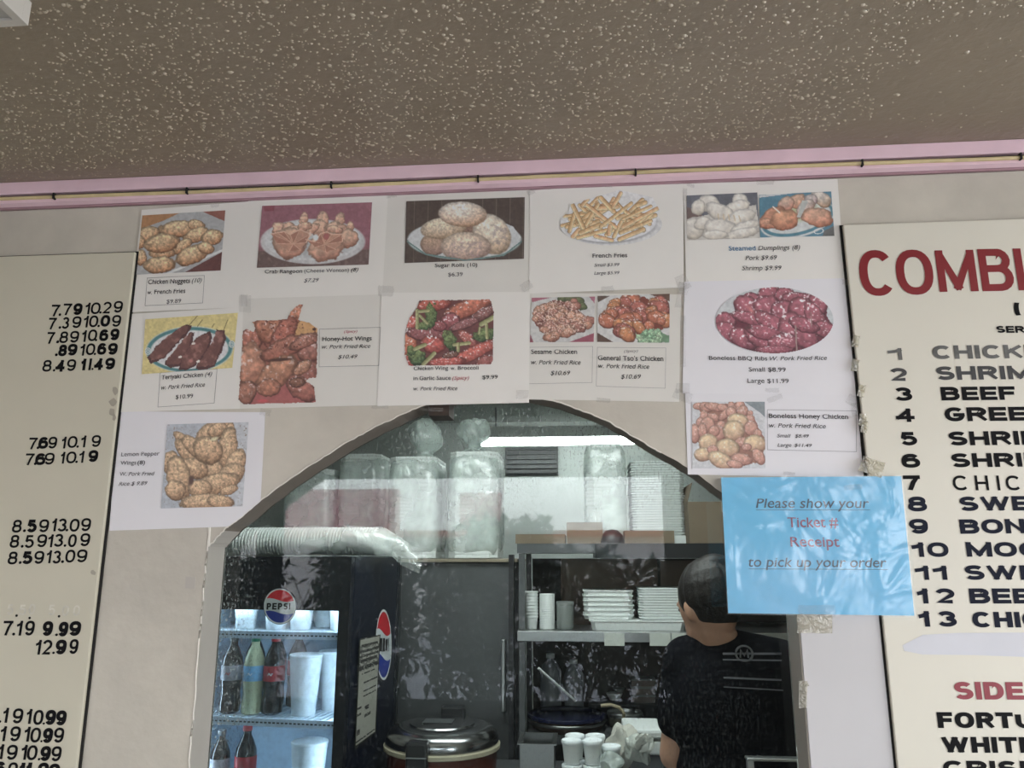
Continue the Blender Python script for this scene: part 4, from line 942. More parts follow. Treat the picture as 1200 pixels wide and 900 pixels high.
p = Pic([(570, 46), (1132, 28), (1130, 412), (566, 404)], SQ, s6, (176, 176, 172))
p.poly([(565, 44), (670, 44), (572, 94)], (84, 66, 56)); p.poly([(965, 30), (1140, 24), (1140, 90)], (86, 60, 48)); p.poly([(562, 330), (692, 406), (562, 406)], (80, 58, 48))
reg = [(575, 210), (680, 110), (790, 62), (860, 90), (920, 45), (1000, 90), (1100, 100), (1120, 230), (1080, 310), (900, 370), (840, 380), (720, 320), (640, 270)]
p.poly(reg, (112, 50, 38), 10); p.pile(reg, 44, (30, 54), [(122, 56, 42), (134, 68, 44), (116, 48, 42)], [(186, 106, 74), (192, 124, 76), (176, 96, 80)], 8, rag=.14, tex=.22, dark=.5, spec=.8)
greg = [(880, 370), (940, 320), (1040, 320), (1125, 360), (1125, 412), (880, 412)]
p.poly(greg, (92, 128, 96), 14); p.pile(greg, 26, (12, 22), [(60, 104, 70), (80, 120, 84)], [(140, 180, 140), (160, 190, 150)], 9, rag=.5, tex=.5)
p.finish(t, off=D - t['y0'])
texts(t, (600, 190), 2.857, [('Sesame Chicken', (64, 642), (218, 642), 14, 's', K), ('w. Pork Fried Rice', (64, 677), (230, 678), 14, 'i', K), ('$10.69', (129, 713), (195, 713), 14, 'i', K), ('(Spicy)', (375, 637), (422, 636), 8, 'i', 'ink_grey'), ("General Tso's Chicken", (288, 663), (507, 666), 15, 'b', K), ('w. Pork Fried Rice', (289, 689), (460, 692), 14, 'i', K), ('$10.69', (365, 725), (432, 725), 14, 'i', K)])
frame_box(t, (600, 190), 2.857, [(57, 620), (270, 617), (268, 738), (57, 742)], .3, 'ink_grey'); frame_box(t, (600, 190), 2.857, [(286, 620), (515, 622), (513, 757), (282, 750)], .3, 'ink_grey')
tape(t, 798, 346, 10, 30, 8); tape(t, 707, 469, 16, 5, 3); tape(t, 800, 400, 6, 60, 0)
# --- bbq ribs
t = sheet('menu_sheet', 'printed sheet reading Boneless BBQ Ribs, oval photo of glossy dark red ribs', [(802, 330), (994, 326), (1003, 463), (800, 461)], 'paper2', seed=10, lift=.0008)
p = Pic([(90, 35), (1150, 35), (1150, 640), (90, 640)], (825, 330), 7.5, (166, 172, 174))
dx = (p.X - 620) / 520; dy = (p.Y - 340) / 292; ins = dx * dx + dy * dy < 1
p.m &= ins
p.mix(np.clip(vnoise(p.X, p.Y, 200, 4), 0, 1) * .5, (184, 186, 186))
reg = [(100, 340), (180, 285), (260, 300), (290, 190), (400, 130), (480, 110), (540, 45), (640, 45), (620, 110), (740, 60), (770, 105), (860, 105), (990, 130), (1070, 190), (1080, 300), (1125, 390), (1000, 620), (300, 640), (120, 480)]
p.poly(reg, (92, 36, 48), 10)
for i, (x, y, rx, ry, a) in enumerate([(560, 110, 80, 110, 20), (700, 130, 90, 70, -30), (420, 160, 70, 60, 20), (380, 230, 120, 90, 38), (560, 240, 120, 110, 10), (850, 160, 160, 60, 8), (1000, 200, 80, 100, -10), (700, 260, 110, 90, 0), (860, 260, 120, 110, 20), (190, 350, 90, 80, 0), (210, 450, 120, 80, 35), (430, 330, 180, 55, 14), (620, 380, 190, 70, 32), (980, 320, 70, 150, -30), (1060, 420, 100, 70, 20), (760, 420, 110, 150, 8), (350, 500, 130, 80, 30), (520, 520, 170, 70, 28), (540, 450, 160, 60, 14), (700, 540, 130, 80, -4), (900, 490, 90, 120, -28), (880, 380, 130, 60, 20), (620, 600, 160, 34, 0)]):
    p.blob(x, y, rx, ry, a, (98, 40, 52), (162, 84, 96), i + 200, rag=.14, tex=.28, ts=.3, dark=.5, spec=.9)
p.ell(410, 245, 70, 26, (182, 100, 100), 50, .8); p.ell(390, 405, 50, 24, (84, 48, 50), 0, .7); p.seg((805, 390), (815, 600), 14, (140, 112, 106)); p.seg((940, 270), (945, 400), 8, (140, 112, 106))
p.sprinkle([(640, 440), (780, 440), (780, 560), (640, 560)], (226, 190, 196), 16, .60, 9, .6); p.ell(955, 218, 16, 18, (210, 170, 178), soft=.4); p.ell(320, 228, 9, 12, (226, 190, 196), soft=.5)
p.finish(t, off=D - t['y0'])
texts(t, (600, 190), 2.857, [('Boneless BBQ Ribs', (660, 662), (855, 664), 13, 's', K), ('W. Pork Fried Rice', (863, 664), (1055, 662), 13, 'i', K), ('Small $8.99', (793, 701), (917, 702), 14, 'n', K), ('Large $11.99', (789, 739), (927, 740), 14, 'n', K)])
tape(t, 801, 338, 12, 14, 10); tape(t, 993, 331, 12, 6, 5); tape(t, 800, 455, 16, 12, 0); tape(t, 905, 457, 16, 5, 0)
# --- boneless honey chicken
t = sheet('menu_sheet', 'printed sheet reading Boneless Honey Chicken, above the blue sign', [(803, 461), (1004, 463), (1012, 560), (806, 556)], 'paper2', seed=11)
p = Pic([(60, 58), (912, 58), (920, 838), (62, 838)], (805, 465), 10, (176, 178, 180))
p.poly([(660, 50), (930, 50), (925, 250), (850, 180)], (112, 122, 126)); p.poly([(90, 100), (420, 80), (640, 70), (760, 200), (900, 480), (900, 640), (860, 760), (600, 820), (300, 760), (120, 690), (160, 560), (70, 480), (110, 300), (170, 200)], (138, 92, 76), 14)
L = [(140, 110, 66, 40, 0), (230, 120, 80, 56, 10), (330, 120, 120, 46, 10), (420, 130, 70, 40, 20), (520, 110, 38, 56, -10), (620, 110, 56, 60, 20), (650, 170, 60, 70, 30), (740, 190, 34, 30, 0), (740, 260, 50, 50, 20), (300, 240, 90, 44, 10), (200, 220, 44, 60, 0), (160, 300, 50, 56, 20), (470, 190, 120, 46, -40), (520, 180, 60, 60, 0), (240, 330, 80, 90, 10), (90, 430, 56, 106, 0), (180, 400, 50, 90, 0), (600, 290, 120, 88, 10), (400, 330, 50, 46, 0), (750, 370, 76, 86, 0), (830, 430, 44, 46, 0), (350, 430, 100, 90, 10), (320, 400, 60, 60, 0), (550, 400, 118, 116, 28), (640, 530, 70, 56, 0), (800, 550, 122, 96, 8), (700, 590, 56, 40, 0), (250, 540, 104, 98, 0), (480, 600, 128, 98, 14), (840, 700, 60, 96, -30), (190, 675, 98, 76, -6), (300, 620, 60, 50, 0), (640, 730, 120, 66, 10), (400, 745, 150, 84, 26), (560, 790, 90, 44, 10)]
for i, (x, y, rx, ry, a) in enumerate(L):
    pale = i in (17, 23, 27, 28, 30, 33, 25)
    p.blob(x, y, rx, ry, a, (140, 94, 74) if pale else (142, 88, 76), (208, 184, 142) if pale else (190, 142, 122), i + 230, rag=.08, tex=.16, ts=.4, dark=.62, spec=.5)
p.finish(t, off=D - t['y0'])
texts(t, (790, 460), 5.217, [('Boneless Honey Chicken', (580, 155), (1065, 162), 26, 'b', K), ('w. Pork Fried Rice', (581, 213), (928, 219), 25, 'i', K), ('Small', (630, 274), (714, 275), 20, 'i', K), ('$8.49', (740, 275), (825, 276), 20, 'i', K), ('Large', (632, 331), (718, 332), 20, 'i', K), ('$11.49', (736, 332), (843, 334), 20, 'i', K)])
frame_box(t, (790, 460), 5.217, [(570, 105), (1113, 112), (1115, 362), (570, 350)], .35)
tape(t, 800, 464, 22, 12, 20); tape(t, 908, 467, 18, 6, -18); tape(t, 1000, 470, 16, 12, 30); tape(t, 1003, 480, 10, 16, -10); tape(t, 925, 555, 14, 4, 8)
# --- lemon pepper wings
t = sheet('menu_sheet', 'printed sheet reading Lemon Pepper Wings, lowest sheet left of the arch', [(138, 482), (311, 483), (304, 616), (128, 622)], 'paper2', seed=12, lift=.0002, poly=True)
p = Pic([(92, 60), (870, 38), (812, 845), (30, 866)], (185, 490), 8.182, (152, 158, 166))
p.mix(np.clip((p.X - 560) / 300, 0, 1) * .7, (176, 178, 180))
for i, (x, y, rx, ry, a) in enumerate([(530, 130, 190, 84, -32), (570, 110, 90, 60, -30), (690, 130, 40, 90, 8), (670, 300, 82, 200, 6), (520, 500, 110, 90, 0), (740, 450, 84, 150, 26), (700, 540, 130, 90, -30), (230, 190, 90, 40, 35), (300, 330, 160, 80, 48), (350, 480, 130, 90, 20), (370, 290, 160, 70, 38), (480, 310, 140, 116, 30), (130, 430, 76, 110, 0), (205, 580, 105, 210, -12), (170, 690, 90, 90, 10), (560, 630, 220, 88, -14), (400, 670, 110, 76, 0), (680, 690, 90, 40, -20), (440, 800, 220, 70, -4), (600, 800, 120, 60, 6)]):
    p.blob(x, y, rx, ry, a, (132, 92, 62), (198, 164, 124), i + 270, rag=.14, tex=.42, ts=.16, dark=.55)
p.ell(320, 600, 34, 70, (78, 54, 46), 10, .6); p.ell(540, 200, 60, 24, (190, 180, 140), -20, .6); p.sprinkle([(60, 40), (860, 40), (820, 840), (40, 860)], (92, 66, 44), 12, .74, 4, .7)
p.finish(t, off=D - t['y0'])
texts(t, (120, 340), 3, [('Lemon Pepper', (66, 584), (200, 581), 13, 'n', G_), ('Wings', (63, 614), (118, 613), 13, 'n', G_), ('(8)', (123, 613), (149, 612), 13, 'b', K), ('W.', (60, 653), (84, 653), 13, 'n', G_), ('Pork Fried', (91, 653), (183, 651), 13, 'i', G_), ('Rice $ 9.89', (57, 688), (157, 685), 13, 'i', G_)])
# --- blue sign in a plastic sleeve
t = thing('blue_notice', 'light blue notice in a clear sleeve reading Please show your Ticket # Receipt', 'sign', (at(955, 640).x, D, at(955, 640).z))
SB = [(845, 559.5), (1056, 558), (1071.5, 721.5), (853.5, 718.5)]
M['blue'] = mat('blue_paper', alb((92, 164, 212)), .5, var=.12, vscale=9, bump=.1, bscale=8)
Y = D - .0145; build('paper', quad_px(SB, Y, Y + .0006), M['blue'], t)
t['y0'] = Y - .0004
texts(t, (840, 540), 4.5, [('Please show your', (207, 248), (806, 249), 47, 'si', 'sign_dark'), ('to pick up your order', (168, 558), (898, 562), 47, 'si', 'sign_dark'), ('Ticket #', (375, 350), (642, 350), 50, 'b', 'sign_red'), ('Receipt', (390, 452), (648, 453), 49, 'b', 'sign_red')])
mb = MB()
for a, b in (((207, 259), (808, 259)), ((168, 570), (900, 573))):
    v, f = ribbon([(840 + a[0] / 4.5, 540 + a[1] / 4.5), (840 + b[0] / 4.5, 540 + b[1] / 4.5)], .6); mb.add([at(q.x, q.y, Y - .0004) for q in v], f)
build('underline', mb, M['sign_dark'], t)
# creased sleeve: a fine grid pushed out into folds
SQd = [(843.5, 558.5), (1057.5, 557), (1073, 723), (852.5, 720)]
nu, nv = 110, 84; U, V = np.meshgrid(np.linspace(0, 1, nu), np.linspace(0, 1, nv)); q = [np.array(a) for a in SQd]
FX = (q[0][0]*(1-U)+q[1][0]*U)*(1-V)+(q[3][0]*(1-U)+q[2][0]*U)*V; FY = (q[0][1]*(1-U)+q[1][1]*U)*(1-V)+(q[3][1]*(1-U)+q[2][1]*U)*V
hgt = np.zeros_like(U)
for (x0, y0, x1, y1, w, a) in ((848, 585, 900, 615, 6, .0014), (895, 620, 868, 632, 5, .0012), (920, 660, 945, 615, 14, .0016), (905, 680, 960, 705, 12, .0014), (1010, 570, 1035, 640, 7, .0012), (1028, 640, 1035, 690, 5, .001), (1040, 690, 1060, 660, 4, .001), (1045, 570, 1050, 600, 3, .001), (985, 640, 975, 700, 10, .001), (860, 640, 862, 690, 4, .001), (1030, 650, 1068, 640, 3, .0008), (1030, 700, 1066, 690, 3, .0008), (930, 565, 900, 575, 4, .001)):
    d = np.array((x1-x0, y1-y0), float); L = (d**2).sum(); tt = np.clip(((FX-x0)*d[0]+(FY-y0)*d[1])/L, 0, 1); r = np.hypot(FX-x0-tt*d[0], FY-y0-tt*d[1]); hgt += a*np.exp(-(r/w)**2)
hgt += (fbm(FX, FY, 26, 3)-.4)*.0012 + (fbm(FX*.6+FY*.5, FY*.5-FX*.6, 9, 8)-.4)*.0004
mb = MB(); mb.v = [tuple(at(FX[j, i], FY[j, i], Y - .0012 - max(0, hgt[j, i]))) for j in range(nv) for i in range(nu)]
mb.f = [(j*nu+i, (j+1)*nu+i, (j+1)*nu+i+1, j*nu+i+1) for j in range(nv-1) for i in range(nu-1)]
build('clear_sleeve', mb, M['sleeve'], t, smooth=True, merge=False)
tape(t, 957, 716, 44, 14, 0, 'tape'); tape(t, 955, 731, 42, 22, 1, 'tape_old'); tape(t, 1000, 571, 22, 6, -4)
for args in ((1022, 547, 28, 18, 18, 'tape_old'),): tape(t, *args)
# small leftovers on the wall
q = [at(a, b, D - .0006) for a, b in ((217.5, 675.5), (229, 676), (228.5, 690), (217, 689.5))]
tag(build('tape_scrap', MB().add(q + [v + Vector((0, .0004, 0)) for v in q], [(0, 1, 2, 3), (7, 6, 5, 4), (0, 4, 5, 1), (1, 5, 6, 2), (2, 6, 7, 3), (3, 7, 4, 0)]), mat('scrap', alb((150, 146, 138)), .5)),
    'small square scrap of old tape on the wall left of the arch', 'tape')
mk = thing('wall_strip', 'strip of off-white board right of the arch with old tape marks', 'panel', (at(990, 800).x, D, at(990, 800).z))
xs0 = XR + .0015; build('board', MB().box((xs0, D - .004, .75), (xr - .002, D - .0005, at(1000, 712).z)), mat('strip_paint', alb((166, 165, 165)), .45, var=.05, vscale=4, bump=.15, bscale=20), mk, bevel=.001)
mk['y0'] = D - .0045
tape(mk, 941, 814, 10, 32, 0, 'tape_old'); tape(mk, 943, 802, 9, 4, 0, 'tape_old')
for px, py in ((1002, 428), (1010, 458), (1011, 492), (1013, 500), (1003, 400)):
    rb['y0'] = YB - .0008; tape(rb, px, py, 8, 14, 10, 'tape_old')
# ================================================================== THE KITCHEN BEHIND THE GLASS
KX0, KX1, KY1, KZ = -2.1, 2.0, 4.7, 2.36
KY0 = D + T
struct('floor_2', MB().box((KX0, KY0, -.05), (KX1, KY1, 0)), M['floor'])
struct('ceiling_2', MB().box((KX0, KY0, KZ), (KX1, KY1, KZ + .05)), M['kceil'])
struct('wall_4', MB().box((KX0 - .1, KY0, 0), (KX0, KY1, KZ)), M['kwall'])
struct('wall_5', MB().box((KX1, KY0, 0), (KX1 + .1, KY1, KZ)), M['kwall'])
struct('wall_6', MB().box((KX0, KY1, 0), (KX1, KY1 + .1, KZ)), M['kwall'])
struct('wall_7', MB().box((KX0, D + .001, ZC), (KX1, KY0, KZ + .05)), M['kwall'])
# ---- the glass
def glass_material():
    m = bpy.data.materials.new('arch_glass'); m.use_nodes = True
    n = m.node_tree.nodes; l = m.node_tree.links; n.clear()
    out = n.new('ShaderNodeOutputMaterial'); tr = n.new('ShaderNodeBsdfTransparent'); df = n.new('ShaderNodeBsdfDiffuse'); gl = n.new('ShaderNodeBsdfGlossy')
    m1 = n.new('ShaderNodeMixShader'); m2 = n.new('ShaderNodeMixShader'); fr = n.new('ShaderNodeFresnel'); fr.inputs[0].default_value = 1.36
    tr.inputs[0].default_value = (.94, .975, .965, 1); df.inputs[0].default_value = (.62, .70, .68, 1); gl.inputs['Roughness'].default_value = .0
    t = n.new('ShaderNodeTexCoord'); sp = n.new('ShaderNodeSeparateXYZ'); l.new(t.outputs['Object'], sp.inputs[0])
    # water spots: dense at the top and along the left edge
    vo = n.new('ShaderNodeTexNoise'); vo.inputs['Scale'].default_value = 260; vo.inputs['Detail'].default_value = 3
    mp = n.new('ShaderNodeMapping'); mp.inputs['Scale'].default_value = (1, 1, .55); l.new(t.outputs['Object'], mp.inputs[0]); l.new(mp.outputs[0], vo.inputs['Vector'])
    r1 = n.new('ShaderNodeMapRange'); r1.inputs['From Min'].default_value = .56; r1.inputs['From Max'].default_value = .66; l.new(vo.outputs['Fac'], r1.inputs[0])
    top = n.new('ShaderNodeMapRange'); top.inputs['From Min'].default_value = 1.62; top.inputs['From Max'].default_value = 1.84; top.inputs['To Min'].default_value = .06; top.inputs['To Max'].default_value = .60
    l.new(sp.outputs['Z'], top.inputs[0])
    lf = n.new('ShaderNodeMapRange'); lf.inputs['From Min'].default_value = XL + .10; lf.inputs['From Max'].default_value = XL + .01; lf.inputs['To Min'].default_value = 0; lf.inputs['To Max'].default_value = .5
    l.new(sp.outputs['X'], lf.inputs[0])
    big = n.new('ShaderNodeTexNoise'); big.inputs['Scale'].default_value = 7; big.inputs['Detail'].default_value = 3; l.new(t.outputs['Object'], big.inputs['Vector'])
    b2 = n.new('ShaderNodeMapRange'); b2.inputs['From Min'].default_value = .35; b2.inputs['From Max'].default_value = .65; b2.inputs['To Min'].default_value = .4; l.new(big.outputs['Fac'], b2.inputs[0])
    mx = n.new('ShaderNodeMath'); mx.operation = 'MAXIMUM'; l.new(top.outputs[0], mx.inputs[0]); l.new(lf.outputs[0], mx.inputs[1])
    mu = n.new('ShaderNodeMath'); mu.operation = 'MULTIPLY'; l.new(mx.outputs[0], mu.inputs[0]); l.new(r1.outputs[0], mu.inputs[1])
    mu2 = n.new('ShaderNodeMath'); mu2.operation = 'MULTIPLY'; l.new(mu.outputs[0], mu2.inputs[0]); l.new(b2.outputs[0], mu2.inputs[1])
    ad = n.new('ShaderNodeMath'); ad.operation = 'ADD'; ad.inputs[1].default_value = .002; l.new(mu2.outputs[0], ad.inputs[0])
    l.new(ad.outputs[0], m1.inputs[0]); l.new(tr.outputs[0], m1.inputs[1]); l.new(df.outputs[0], m1.inputs[2])
    l.new(fr.outputs[0], m2.inputs[0]); l.new(m1.outputs[0], m2.inputs[1]); l.new(gl.outputs[0], m2.inputs[2]); l.new(m2.outputs[0], out.inputs[0])
    return m
gl = MB(); gy = GLASS_Y - .006
hole_in = hole
tri2 = tessellate_polygon([[Vector((p.x, p.y, 0)) for p in hole_in]])
k = len(hole_in)
for y in (gy, gy + .004): gl.v += [(p.x, y, p.y) for p in hole_in]
gl.f = [tuple(t_) for t_ in tri2] + [tuple(i + k for i in reversed(t_)) for t_ in tri2] + [(i, (i+1) % k, (i+1) % k + k, i + k) for i in range(k)]
struct('window_1', gl, glass_material(), merge=True)
# joint between two glass panes, a hair-thin seam
q = at(846, 650, gy); 

# ---- lamps of the kitchen
M['tube'] = mat('lit_tube', (1, 1, 1), .5, emit=(.95, 1, .985), estr=9)
def tube_light(name, label, x0, x1, y, z, power_m='tube'):
    t = thing(name, label, 'lamp', ((x0 + x1) / 2, y, z))
    build('housing', MB().box((x0, y - .06, z + .03), (x1, y + .06, z + .09)), M['foam'], t, bevel=.004)
    for x in (x0 + .1, x1 - .1): build('rod', MB().box((x - .004, y - .004, z + .09), (x + .004, y + .004, KZ)), M['steel_dark'], t)
    build('tube', MB().tube([(x0 + .02, y, z + .01), (x1 - .02, y, z + .01)], .019, 10), M[power_m], t, smooth=True)
    return t
a, b = at(560, 521, 4.2), at(778, 521, 4.2)
tube_light('fluorescent_lamp', 'lit fluorescent tube behind the stacked foam packs at the back', a.x, b.x, 4.2, a.z)
# ceiling panels over the front of the kitchen
M['panel_lit'] = mat('lit_panel', (1, 1, 1), .5, emit=(.95, 1, .985), estr=5.4)
for i, (x, y) in enumerate(((-.1, 2.2),)):
    t = thing('ceiling_panel_light', 'lit flat ceiling light over the front of the kitchen', 'lamp', (x, y, KZ))
    build('frame', MB().box((x - .62, y - .17, KZ - .05), (x + .62, y + .17, KZ)), M['foam'], t)
    build('diffuser', MB().box((x - .60, y - .15, KZ - .056), (x + .60, y + .15, KZ - .049)), M['panel_lit'], t)
# dark grille in the back wall
p0, p1 = at(592, 524, 4.66), at(654, 556, 4.66)
vt = thing('wall_vent', 'dark louvred vent high on the kitchen back wall', 'vent', ((p0.x + p1.x) / 2, 4.7, (p0.z + p1.z) / 2))
build('backing', MB().box((p0.x, 4.67, p1.z), (p1.x, 4.70, p0.z)), M['dark'], vt)
for i in range(6):
    z = p1.z + (p0.z - p1.z) * (i + .5) / 6; build('slat', MB().box((p0.x + .01, 4.645, z - .006), (p1.x - .01, 4.67, z + .006)), M['dark'], vt)

# ---- beverage cooler: own frame, turned six degrees
CA = radians(-6)
cx0 = at(410, 700, 2.35); FR = Vector((cx0.x, cx0.y, 0))          # front right corner
du = Vector((-cos(CA), -sin(CA), 0)); dv = Vector((-sin(CA), cos(CA), 0))    # leftwards, backwards
nF, nS = -dv, -du
CW, CD, CH = .56, .456, 1.548
def CP(u, v, z): return FR + du * u + dv * v + Vector((0, 0, z))
def cbox(u0, u1, v0, v1, z0, z1, mb=None):
    mb = mb or MB(); vs = [CP(u, v, z) for u, v, z in ((u0,v0,z0),(u1,v0,z0),(u1,v1,z0),(u0,v1,z0),(u0,v0,z1),(u1,v0,z1),(u1,v1,z1),(u0,v1,z1))]
    return mb.add(vs, [(0,3,2,1),(4,5,6,7),(0,1,5,4),(1,2,6,5),(2,3,7,6),(3,0,4,7)])
co = thing('drink_cooler', 'tall black glass-door drink cooler with a round red, white and blue logo', 'cooler', tuple(FR), CA)
zF = lambda px, py: hit(px, py, FR, nF).z
z_h = zF(330, 715)            # bottom of the header
body = cbox(0, CW, .03, CD, 0, .12); cbox(0, CW, CD - .03, CD, .12, CH, body); cbox(CW - .025, CW, .03, CD - .03, .12, CH, body); cbox(.025, CW - .025, .03, CD - .03, CH - .03, CH, body)
cbox(.025, CW - .025, .03, .06, z_h, CH - .03, body)
build('body', body, M['cooler'], co)
build('side_panel', cbox(0, .025, .03, CD - .03, .12, CH), M['cooler_side'], co, bevel=.004)
li = cbox(.03, CW - .03, CD - .05, CD - .035, .13, z_h); build('lining', li, M['cooler_in'], co)
build('lining', cbox(CW - .035, CW - .026, .06, CD - .04, .13, z_h), M['cooler_in'], co); build('lining', cbox(.026, .035, .06, CD - .04, .13, z_h), M['cooler_in'], co)
M['cool_led'] = mat('cooler_light', (1, 1, 1), .5, emit=(.75, .9, 1), estr=9)
build('light_strip', cbox(.06, CW - .06, .062, .070, z_h + .004, z_h + .010), M['cool_led'], co)
build('light_strip', cbox(.0365, .042, .062, .070, .2, z_h - .03), M['cool_led'], co)
build('light_strip', cbox(CW - .044, CW - .0375, .062, .070, .2, z_h - .03), M['cool_led'], co)
df_ = MB(); cbox(0, .034, 0, .028, .1, CH, df_); cbox(CW - .03, CW, 0, .028, .1, CH, df_); cbox(.034, CW - .03, 0, .028, z_h, CH, df_); cbox(.034, CW - .03, 0, .028, .1, .15, df_)
build('door_frame', df_, M['cooler'], co)
M['cool_glass'] = clear_mat('cooler_glass', tint=(.9, .95, 1), diff=(.7, .85, 1), amount=.022, rough=.05, gloss=.03, bump=0, noise=2.5, nscale=60)
build('door_glass', cbox(.034, CW - .03, .010, .014, .15, z_h), M['cool_glass'], co)
zlow = zF(297, 860) - .234
shz = [zF(330, 742), zF(330, 847), zlow - .0005]
for z in shz:
    s = MB(); cbox(.036, CW - .036, .045, .052, z - .022, z, s)
    for i in range(26):
        u = .04 + i * (CW - .08) / 25; cbox(u - .002, u + .002, .052, CD - .05, z - .006, z, s)
    build('shelf', s, M['shelf_white'], co)
    sp = MB()
    for i in range(30): cbox(.05 + i * .0136, .058 + i * .0136, .0435, .045, z - .013, z - .009, sp)
    build('shelf_slots', sp, M['dark'], co)
# logos as printed discs
def logo(px, py, rx, ry, p0, n, off, side):
    P0 = Vector(p0) + n * off; fn = lambda x, y: hit(x, y, P0, n)
    s = 8.0; org = (px - 30, py - 50)
    p = Pic([((30 - rx - 1) * s, (50 - ry - 1) * s), ((30 + rx + 1) * s, (50 - ry - 1) * s), ((30 + rx + 1) * s, (50 + ry + 1) * s), ((30 - rx - 1) * s, (50 + ry + 1) * s)], org, s, (200, 206, 210), step=.3)
    U = (p.X / s - 30) / rx; V = (p.Y / s - 50) / ry; R = np.hypot(U, V); p.m &= R < 1
    wave = .10 * np.sin(U * 3.0 + .3)
    p.mix((V < -.34 + wave).astype(float), (204, 40, 52)); p.mix((V > .34 + wave).astype(float), (44, 62, 150))
    p.mix(np.clip((R - .88) * 40, 0, 1), (214, 218, 220)); p.mix(np.clip((R - .955) * 60, 0, 1), (40, 44, 58))
    p.finish(co, 'logo_disc', fn=fn, k=1.0, label='round red, white and blue logo')
    mb = MB(); w = rx * 1.62 / 5.3; x = px - rx * .81; hh = ry * .36
    fn2 = lambda x_, y_: hit(x_, y_, P0 + n * .001, n)
    for ch, ww in (('P', 1), ('E', 1), ('P', 1), ('S', 1), ('I', .3)):
        put_glyph(mb, ch, x, x + w * ww * .88, py + hh / 2, hh, .27, 0, fn2, ty=.22); x += w * ww * 1.1
    build('logo_lettering', mb, M['dark'], co)
logo(328, 710.5, 19.5, 21.5, FR, nF, .004, False)
logo(449.6, 755.5, 9.6, 43, FR, nS, .004, True)
# yellowed energy label on the side
P0 = FR + nS * .006; fn = lambda x, y: hit(x, y, P0, nS)
p = Pic([(80, 408), (172, 388), (152, 818), (58, 888)], (400, 640), 3.75, (168, 167, 158), step=.3)
q = p.q; Vv = np.linspace(0, 1, p.nv)[:, None] * np.ones((1, p.nu)); Uu = np.linspace(0, 1, p.nu)[None, :] * np.ones((p.nv, 1))
rs_ = np.random.RandomState(2)
for a0, a1, u0, u1 in ((.0, .012, 0, 1), (.06, .085, .1, .9), (.11, .14, .05, .95), (.16, .18, .05, .95), (.20, .23, .1, .9), (.26, .30, .05, .95), (.33, .345, .2, .8), (.42, .435, .3, .95), (.50, .515, .3, .9), (.55, .565, .3, .9), (.64, .66, .05, .25), (.66, .70, .4, .6), (.70, .72, .05, .25), (.74, .77, .4, .7), (.85, .90, .08, .22), (.95, .965, .05, .95)):
    p.mix(((Vv > a0) & (Vv < a1) & (Uu > u0) & (Uu < u1) & (vnoise(p.X, p.Y, 3.2, 5) > .25)).astype(float) * .85, (30, 30, 32))
p.mix(((Uu < .05) | (Uu > .96) | (Vv > .985)).astype(float), (50, 50, 46)); p.mix(((Vv > .07) & (Vv < .31) & (vnoise(p.X, p.Y, 5, 9) > .5)).astype(float) * .5, (60, 60, 58))
p.finish(co, 'printed_label', fn=fn, k=.9, label='tall off-white printed label with rows of small black print')

# things in the cooler
def inside(px, v, z): # point at depth v behind the cooler's front, seen at px
    P = FR + dv * v; r = hit(px, 760, P, nF); return Vector((r.x, r.y, z))
def foam_cup(loc, H, R, label, grp='foam cups in the cooler', parent=None, name='foam_cup'):
    t = thing(name, label, 'cup', tuple(loc), 0, grp)
    build('cup_body', MB().lathe((0, 0, 0), [(R*.68, 0), (R*.70, .004), (R * .97, H - .008), (R * .90, H - .008), (R*.66, .01)][:3], 24), M['cup'], t, local=True, smooth=True)
    build('rim', MB().lathe((0, 0, H - .008), [(R * .96, 0), (R, .002), (R, .006), (R * .96, .008)], 24), M['cup'], t, local=True, smooth=True)
    return t
zs = shz
c1 = foam_cup(inside(359.5, .12, zs[1] + .0005), .180, .052, 'tall foam cup beside the red-labelled bottle on the middle cooler shelf')
def cupcopy(loc, sc, label):
    c = copy_tree(c1); c.location = loc; c.scale = (sc, sc, sc); c['label'] = label; return c
cupcopy(inside(393, .22, zs[1] + .0005), 1, 'tall foam cup at the right end of the middle cooler shelf')
for px, v, lb_ in ((286, .12, 'leftmost foam cup on the top cooler shelf'), (322, .12, 'foam cup behind the round logo on the top cooler shelf'), (351, .12, 'foam cup right of the logo on the top cooler shelf'), (378, .24, 'foam cup second from the right on the top cooler shelf'), (398, .13, 'rightmost foam cup on the top cooler shelf')):
    cupcopy(inside(px, v, zs[0] + .0005), .86, lb_)
cupcopy(inside(369, .12, zlow), (zF(369, 880) - zlow) / .180, 'foam cup on the lowest visible cooler shelf')
def bottle(loc, liquid, cap, lab, label, marks=None, sc=1):
    t = thing('soda_bottle', label, 'bottle', tuple(loc), 0, 'soda bottles in the cooler')
    t.scale = (sc, sc, sc)
    build('bottle_body', MB().lathe((0, 0, 0), [(.022, 0), (.031, .006), (.032, .03), (.029, .06), (.031, .085), (.0325, .10), (.0325, .145), (.030, .165), (.020, .190), (.0125, .205), (.0125, .222)], 20), liquid, t, local=True, smooth=True)
    build('label', MB().lathe((0, 0, .10), [(.0328, 0), (.0334, .002), (.0334, .043), (.0328, .045)], 20), lab, t, local=True, smooth=True)
    if marks:
        mb = MB(); pts = [(-.016 + i * .0032, -.0336 + abs(i - 5) ** 2 * .0004, .121 + .004 * sin(i * 1.9)) for i in range(11)]
        mb.tube(pts, .0016, 5); build('label_script', mb, marks, t, local=True)
    build('cap', MB().lathe((0, 0, .216), [(.0135, 0), (.0142, .002), (.0142, .016), (.012, .018)], 16), cap, t, local=True, smooth=True)
    return t
mm = lambda nme, c, r=.2, **k: mat(nme, c, r, **k)
